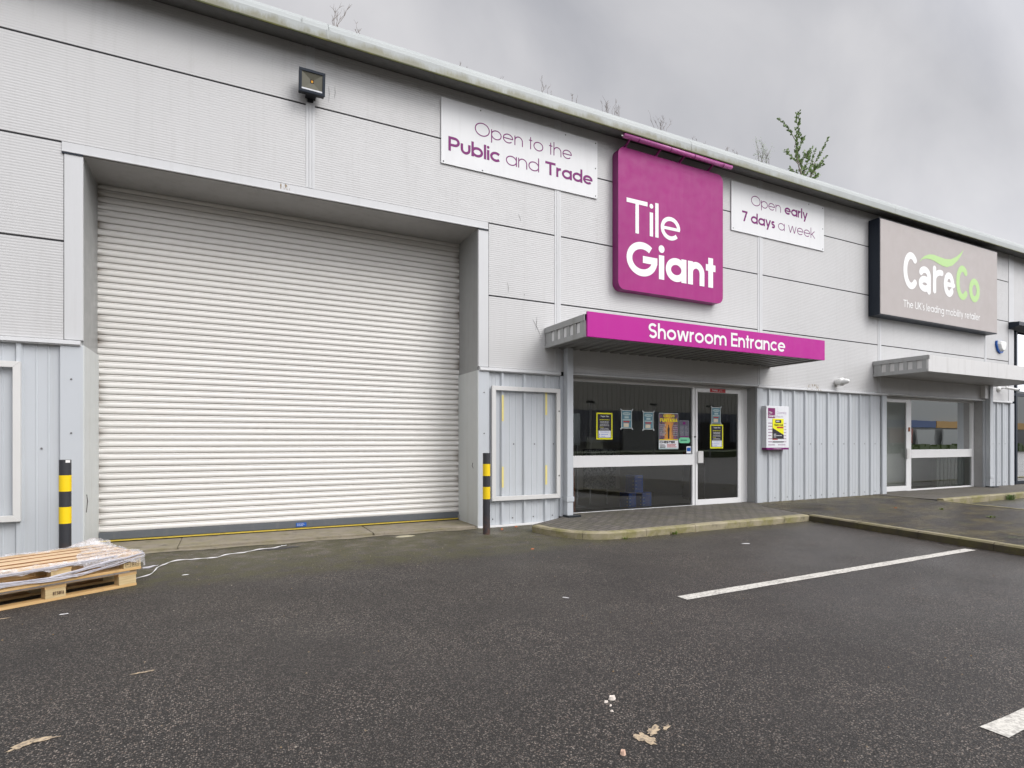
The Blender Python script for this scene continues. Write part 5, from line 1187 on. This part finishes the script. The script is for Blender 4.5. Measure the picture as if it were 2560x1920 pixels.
def grit():   # fine loose chips strewn over the tarmac
    mb = MB(); r_ = random.Random(5)
    for i in range(900):
        x = r_.uniform(-3, 8.4); y = -r_.uniform(0.1, 6.8) if r_.random() < .5 else -.1-abs(r_.gauss(0, 1.0))
        if (x > 3.6 and y > -1.8) or y < -7: continue
        s = r_.uniform(.003, .008); a = r_.uniform(0, 3); P_ = [(x+s*math.cos(a+k*2.1), y+s*math.sin(a+k*2.1)) for k in range(3)]
        n = len(mb.v); mb.v += [(p[0], p[1], 0) for p in P_]+[(x, y, s*.9)]; mb.f += [(n, n+1, n+3), (n+1, n+2, n+3), (n+2, n, n+3)]
    for i in range(420):   # leaf litter lying along kerbs and wall foot
        q = r_.random()
        if q < .35: x = r_.uniform(9.6, 13.4); y = -abs(r_.gauss(0, .10))-.03; z_ = .095
        elif q < .7: s_ = r_.random(); x = 8.5-.46*s_-.05*r_.random(); y = -1.75-2.95*s_; z_ = .001
        else: x = r_.uniform(4.3, 8.4); y = KY-.02-abs(r_.gauss(0, .04)); z_ = .001
        s = r_.uniform(.006, .018); a = r_.uniform(0, 3); n = len(mb.v); mb.v += [(x+s*math.cos(a), y+s*math.sin(a), z_+.002), (x-s*math.sin(a)*.6, y+s*math.cos(a)*.6, z_+.008), (x-s*math.cos(a), y-s*math.sin(a), z_+.003), (x+s*math.sin(a)*.6, y-s*math.cos(a)*.6, z_+.002)]; mb.f.append((n, n+1, n+2, n+3))
    m, t_, b = newmat('loose_grit'); setc(b, (.3, .25, .2), .9); t_.links.new(mix(t_, ramp(t_, noise(t_, 12, 2), .4, .6), (.30, .27, .23), (.20, .13, .06)), b.inputs['Base Color'])
    o_ = mk('loose_grit', mb, m); tag(o_, 'fine loose grit and leaf crumbs strewn over the tarmac', 'grit', kind='stuff')
grit()

# ================================================================== PLANTS
def tuft(x, y, z, r_, n, h, label, seed, m=None):
    q = random.Random(seed); mb = MB()
    for i in range(n):
        a = q.uniform(0, 6.28); b = q.uniform(0, r_); px, py = x+b*math.cos(a), y+b*math.sin(a); hh = h*q.uniform(.5, 1.1); ln_ = q.uniform(.2, .9)*hh; w_ = q.uniform(.004, .010); d = Vector((math.cos(a), math.sin(a))); s = Vector((-d.y, d.x))*w_
        p1 = (px+d.x*ln_*.5, py+d.y*ln_*.5, z+hh*.8); p2 = (px+d.x*ln_*1.2, py+d.y*ln_*1.2, z+hh*.9)
        mb.quad((px-s.x, py-s.y, z), (px+s.x, py+s.y, z), (p1[0]+s.x, p1[1]+s.y, p1[2]), (p1[0]-s.x, p1[1]-s.y, p1[2])); n0 = len(mb.v); mb.v += [(p1[0]-s.x, p1[1]-s.y, p1[2]), (p1[0]+s.x, p1[1]+s.y, p1[2]), p2]; mb.f.append((n0, n0+1, n0+2))
    o_ = mk('weed_tuft', mb, m or M['grass'], org=(x, y, z)); return tag(o_, label, 'weed', 'green weed tufts along the kerbs')
tuft(5.62, KY-.03, 0, .05, 26, .05, 'green weed tuft at the kerb foot below the glass door', 1)
tuft(4.75, KY-.03, 0, .04, 16, .03, 'low green weed at the curved part of the kerb', 2)
tuft(15.7, -1.50, 0, .08, 50, .13, 'bushy green weed against the far kerb under the pale canopy', 3, M['leaf'])
tuft(10.9, -3.2, .094, .06, 26, .03, 'bright green moss tuft on the raised tarmac near the right edge', 4)
tuft(11.4, -2.25, .094, .04, 18, .03, 'small green moss tuft in the middle of the raised tarmac', 5)
def dead_weed(x, y, z, h, n, label, seed, spread=.25, leafy=0):
    q = random.Random(seed); t = thing('dead_weed', label, 'weed', (x, y, z), group='dry weeds growing out of the gutter'); mb = MB(); tips = []
    for i in range(n):
        px = x+q.uniform(-spread, spread)*.6; hh = h*q.uniform(.45, 1.); lx = q.uniform(-.5, .5)*hh; ly = q.uniform(-.15, .1)*hh; pts = []
        for k in range(6): u = k/5; pts.append((px+lx*u**1.6+.015*math.sin(u*9+i), y+ly*u, z+hh*u))
        mb.tube(pts, [.0042*(1-.75*k/5) for k in range(6)], 4, False)
        for b in range(q.randint(1, 4)):
            k = q.randint(2, 4); p = Vector(pts[k]); d = Vector((q.uniform(-.7, .7), q.uniform(-.2, .2), q.uniform(.5, 1)))*hh*.28; mb.tube([tuple(p), tuple(p+d*.5+Vector((0, 0, .01))), tuple(p+d)], [.003, .002, .0009], 4, False); tips.append(p+d)
        tips.append(Vector(pts[-1]))
    mk('stems', mb, M['twig'], t)
    if leafy:
        mb = MB()
        for p in tips:
            for k in range(leafy):
                c_ = p+Vector((q.uniform(-.04, .04), q.uniform(-.03, .03), q.uniform(-.12, .03))); s = q.uniform(.008, .018); a = q.uniform(0, 6); mb.quad(tuple(c_+Vector((s, 0, 0))), tuple(c_+Vector((0, s*.5, s))), tuple(c_+Vector((-s, 0, 0))), tuple(c_+Vector((0, -s*.5, -s))))
        mk('seed_heads', mb, M['leafgrey'], t)
RYY, RZ = -.16, 6.70
for a in [(1.26, .42, 6, 'tall dry weed on the gutter, farthest left near the picture top', 1, .08), (1.55, .22, 3, 'thin dry stalk on the gutter just right of the tallest left weed', 2, .06),
          (3.05, .13, 3, 'tiny dry weed on the gutter above the left end of the white banner', 3, .1), (3.68, .20, 2, 'single short stalk on the gutter above the white banner', 4, .03),
          (4.45, .30, 5, 'forked dry weed on the gutter above the right half of the banner', 5, .15), (4.98, .22, 3, 'bent thin weed on the gutter between banner and magenta sign', 6, .12),
          (5.70, .34, 14, 'dense clump of dry twigs on the gutter left of the trough light', 7, .30), (6.72, .36, 9, 'open clump of dry twigs on the gutter over the large magenta sign', 8, .30),
          (7.6, .14, 6, 'low dry stubble on the gutter right of the trough brackets', 9, .4), (8.5, .22, 8, 'low dry weeds on the gutter above the right banner corner', 10, .35)]:
    dead_weed(a[0], RYY, RZ, a[1], a[2], a[3], a[4], a[5])
dead_weed(9.42, RYY, RZ, .58, 11, 'tall dry weed with seed heads left of the green roof bush', 11, .32, 6)
# green bush growing from the gutter
def bush(x, y, z, label):
    q = random.Random(21); t = thing('roof_bush', label, 'bush', (x, y, z)); st = MB(); lf = MB()
    def leaf(p, d, s):
        u = d.cross(Vector((q.uniform(-1, 1), q.uniform(-1, 1), q.uniform(-1, 1)))).normalized(); d = (d+u*.9).normalized(); w_ = d.cross(Vector((q.uniform(-1, 1), q.uniform(-1, 1), q.uniform(-1, 1)))).normalized()*s*.36
        lf.quad(tuple(p), tuple(p+d*s*.5+w_), tuple(p+d*s), tuple(p+d*s*.5-w_))
    def shoot(p0, p1, r0, dens, s, bare=.1, side=0):
        p0, p1 = Vector(p0), Vector(p1); L_ = (p1-p0).length; n = 7; bend = Vector((q.uniform(-.06, .06), q.uniform(-.04, .04), 0)); pts = [p0.lerp(p1, k/n)+bend*math.sin(math.pi*k/n) for k in range(n+1)]
        st.tube([tuple(a) for a in pts], [r0*(1-.8*k/n) for k in range(n+1)], 5, False)
        m_ = int(L_*dens)
        for k in range(m_):
            u = bare+(1-bare)*k/m_; i = min(n-1, int(u*n)); p = pts[i].lerp(pts[i+1], u*n-i); leaf(p, (p1-p0).normalized(), s*q.uniform(.8, 1.5)*(1-.3*u))
        for k in range(side):
            u = q.uniform(.35, .8); p = p0.lerp(p1, u); d = (p1-p0).normalized()+Vector((q.uniform(-.9, .9), q.uniform(-.5, .5), q.uniform(-.1, .3))); shoot(p, p+d.normalized()*L_*q.uniform(.22, .4), r0*.5, dens, s, .05, 0)
    b0 = Vector((x, y, z))
    P = lambda dx, dz, dy=0.: b0+Vector((dx, dy, dz))
    k1 = P(-.22, .55); st.tube([tuple(P(.0, 0)), tuple(P(-.13, .28)), tuple(k1)], [.014, .011, .008], 6, False)
    for p0, p1, sd_ in (((-.20, .50), (-.24, 1.32), 1), ((-.24, .78), (-.62, 1.16), 0), ((-.25, .62), (-.28, .98), 0), ((-.20, .48), (.04, .92), 2), ((-.13, .30), (-.44, .56), 1), ((-.13, .30), (.10, .60), 2), ((0, 0), (.30, .78), 1), ((.05, 0), (.50, .80), 1), ((.08, .02), (.42, .36), 3), ((.0, .0), (-.28, .25), 1), ((.02, .0), (.12, .52), 3), ((-.05, .10), (-.03, .55), 3), ((.1, .0), (.34, .15), 1), ((.25, .2), (.52, .44), 2), ((-.16, .36), (-.16, .70), 3), ((.2, .1), (.66, .62), 1), ((.25, .3), (.62, .98), 0)):
        shoot(P(*p0), P(p1[0], p1[1], q.uniform(-.15, .15)), .008, 72, .058, .12 if sd_ else .2, sd_)
    mk('stems', st, M['twig'], t); mk('leaves', lf, M['leaf'], t)
bush(10.60, -.10, 6.70, 'leafy green bush sprouting from the roof gutter')

# ================================================================== ACROSS THE ROAD (seen reflected in the glass)
OB = thing('warehouse', 'grey fluted warehouse seen only as a reflection in the shop windows', 'building', (26, -40, 0))
mb = MB(); P_ = []
def fl(mb, x0, x1, y, z0, z1, p=.6, d=.12):
    xs_ = []; x = x0
    while x < x1: xs_ += [(x, y), (x+p*.5, y), (x+p*.6, y+d), (x+p*.9, y+d)]; x += p
    n0 = len(mb.v); k = len(xs_); mb.v += [(a, b, z0) for a, b in xs_]+[(a, b, z1) for a, b in xs_]
    for i in range(k-1): mb.f.append((n0+i, n0+i+1, n0+k+i+1, n0+k+i))
fl(mb, -25, 62, -40, 4.6, 10.5); mk('upper_wall', mb, M['opp_top'], OB)
mb = MB(); fl(mb, -25, 62, -39.9, 1.3, 4.6); mb.box(-25, 62, -60, -40.3, 0, 10.4); mk('lower_wall', mb, M['opp_low'], OB)
mb = MB(); mb.box(-25, 62, -39.8, -39.6, 0, 1.3); mk('plinth', mb, M['opp_dark'], OB)
for i in range(5): 
    mb = MB(); mb.box(4+i*11, 8.5+i*11, -39.55, -39.4, 0, 3.6); mk('loading_door', mb, M['opp_white'] if i % 2 else M['opp_dark'], OB)
mb = MB(); mb.box(20, 27, -39.5, -39.2, 6.6, 8.2); mk('sign_band', mb, M['opp_blue'], OB)
OB2 = thing('retail_shed', 'pale retail shed seen only as a reflection in the far shop window', 'building', (90, -38, 0))
mb = MB(); mb.box(64, 125, -60, -34, 0, 9); mk('wall', mb, M['opp_white'], OB2)
mb = MB(); mb.box(64, 84, -33.9, -33.6, 3.2, 4.1); mk('blue_band', mb, M['opp_blue'], OB2)
mb = MB(); mb.box(84.2, 125, -33.9, -33.6, 3.2, 4.1); mk('orange_band', mb, M['opp_orange'], OB2)
mb = MB(); mb.box(70, 74, -33.8, -33.5, 0, 3); mb.box(98, 108, -33.8, -33.5, 0, 3); mk('entrance', mb, M['opp_dark'], OB2)
mb = MB(); mb.box(73, 78, -33.4, -33.2, 1.2, 3.0); mk('banner', mb, M['opp_red'], OB2)
mb = MB(); mb.box(79, 83, -33.4, -33.2, .6, 2.9); mb.box(85, 97, -33.4, -33.2, .8, 3.0); mk('display_panel', mb, M['opp_panel'], OB2)
hg = MB()
for i in range(60): hg.box(62+i*.8, 62.9+i*.8, -31.5, -30.2-rnd.random()*.3, 0, .7+rnd.random()*.5)
tag(mk('hedge', hg, M['turf'], org=(86, -31, 0)), 'low clipped hedge in front of the pale shed, reflected in the far window', 'hedge')
tf = MB(); tf.box(-30, 60, -34, -27, -.05, .5); tag(mk('grass_verge', tf, M['turf']), 'mown grass verge across the car park', 'grass', kind='stuff')
for i, x in enumerate((24, 30, 36, 44)):
    t = thing('lamp_post', ['thin post on the verge opposite, nearest the warehouse middle', 'thin post on the verge opposite, second in the row', 'thin post on the verge opposite, third in the row', 'thin post on the verge opposite, last in the row'][i], 'post', (x, -27, 0), group='posts on the verge across the car park')
    mb = MB(); mb.tube([(x, -26.5, 0), (x, -26.5, 4.2)], .06, 8); mk('pole', mb, M['steel'], t); mb = MB(); mb.box(x-.3, x+.3, -26.6, -26.4, 4.2, 4.35); mk('lamp_head', mb, M['darkmetal'], t)
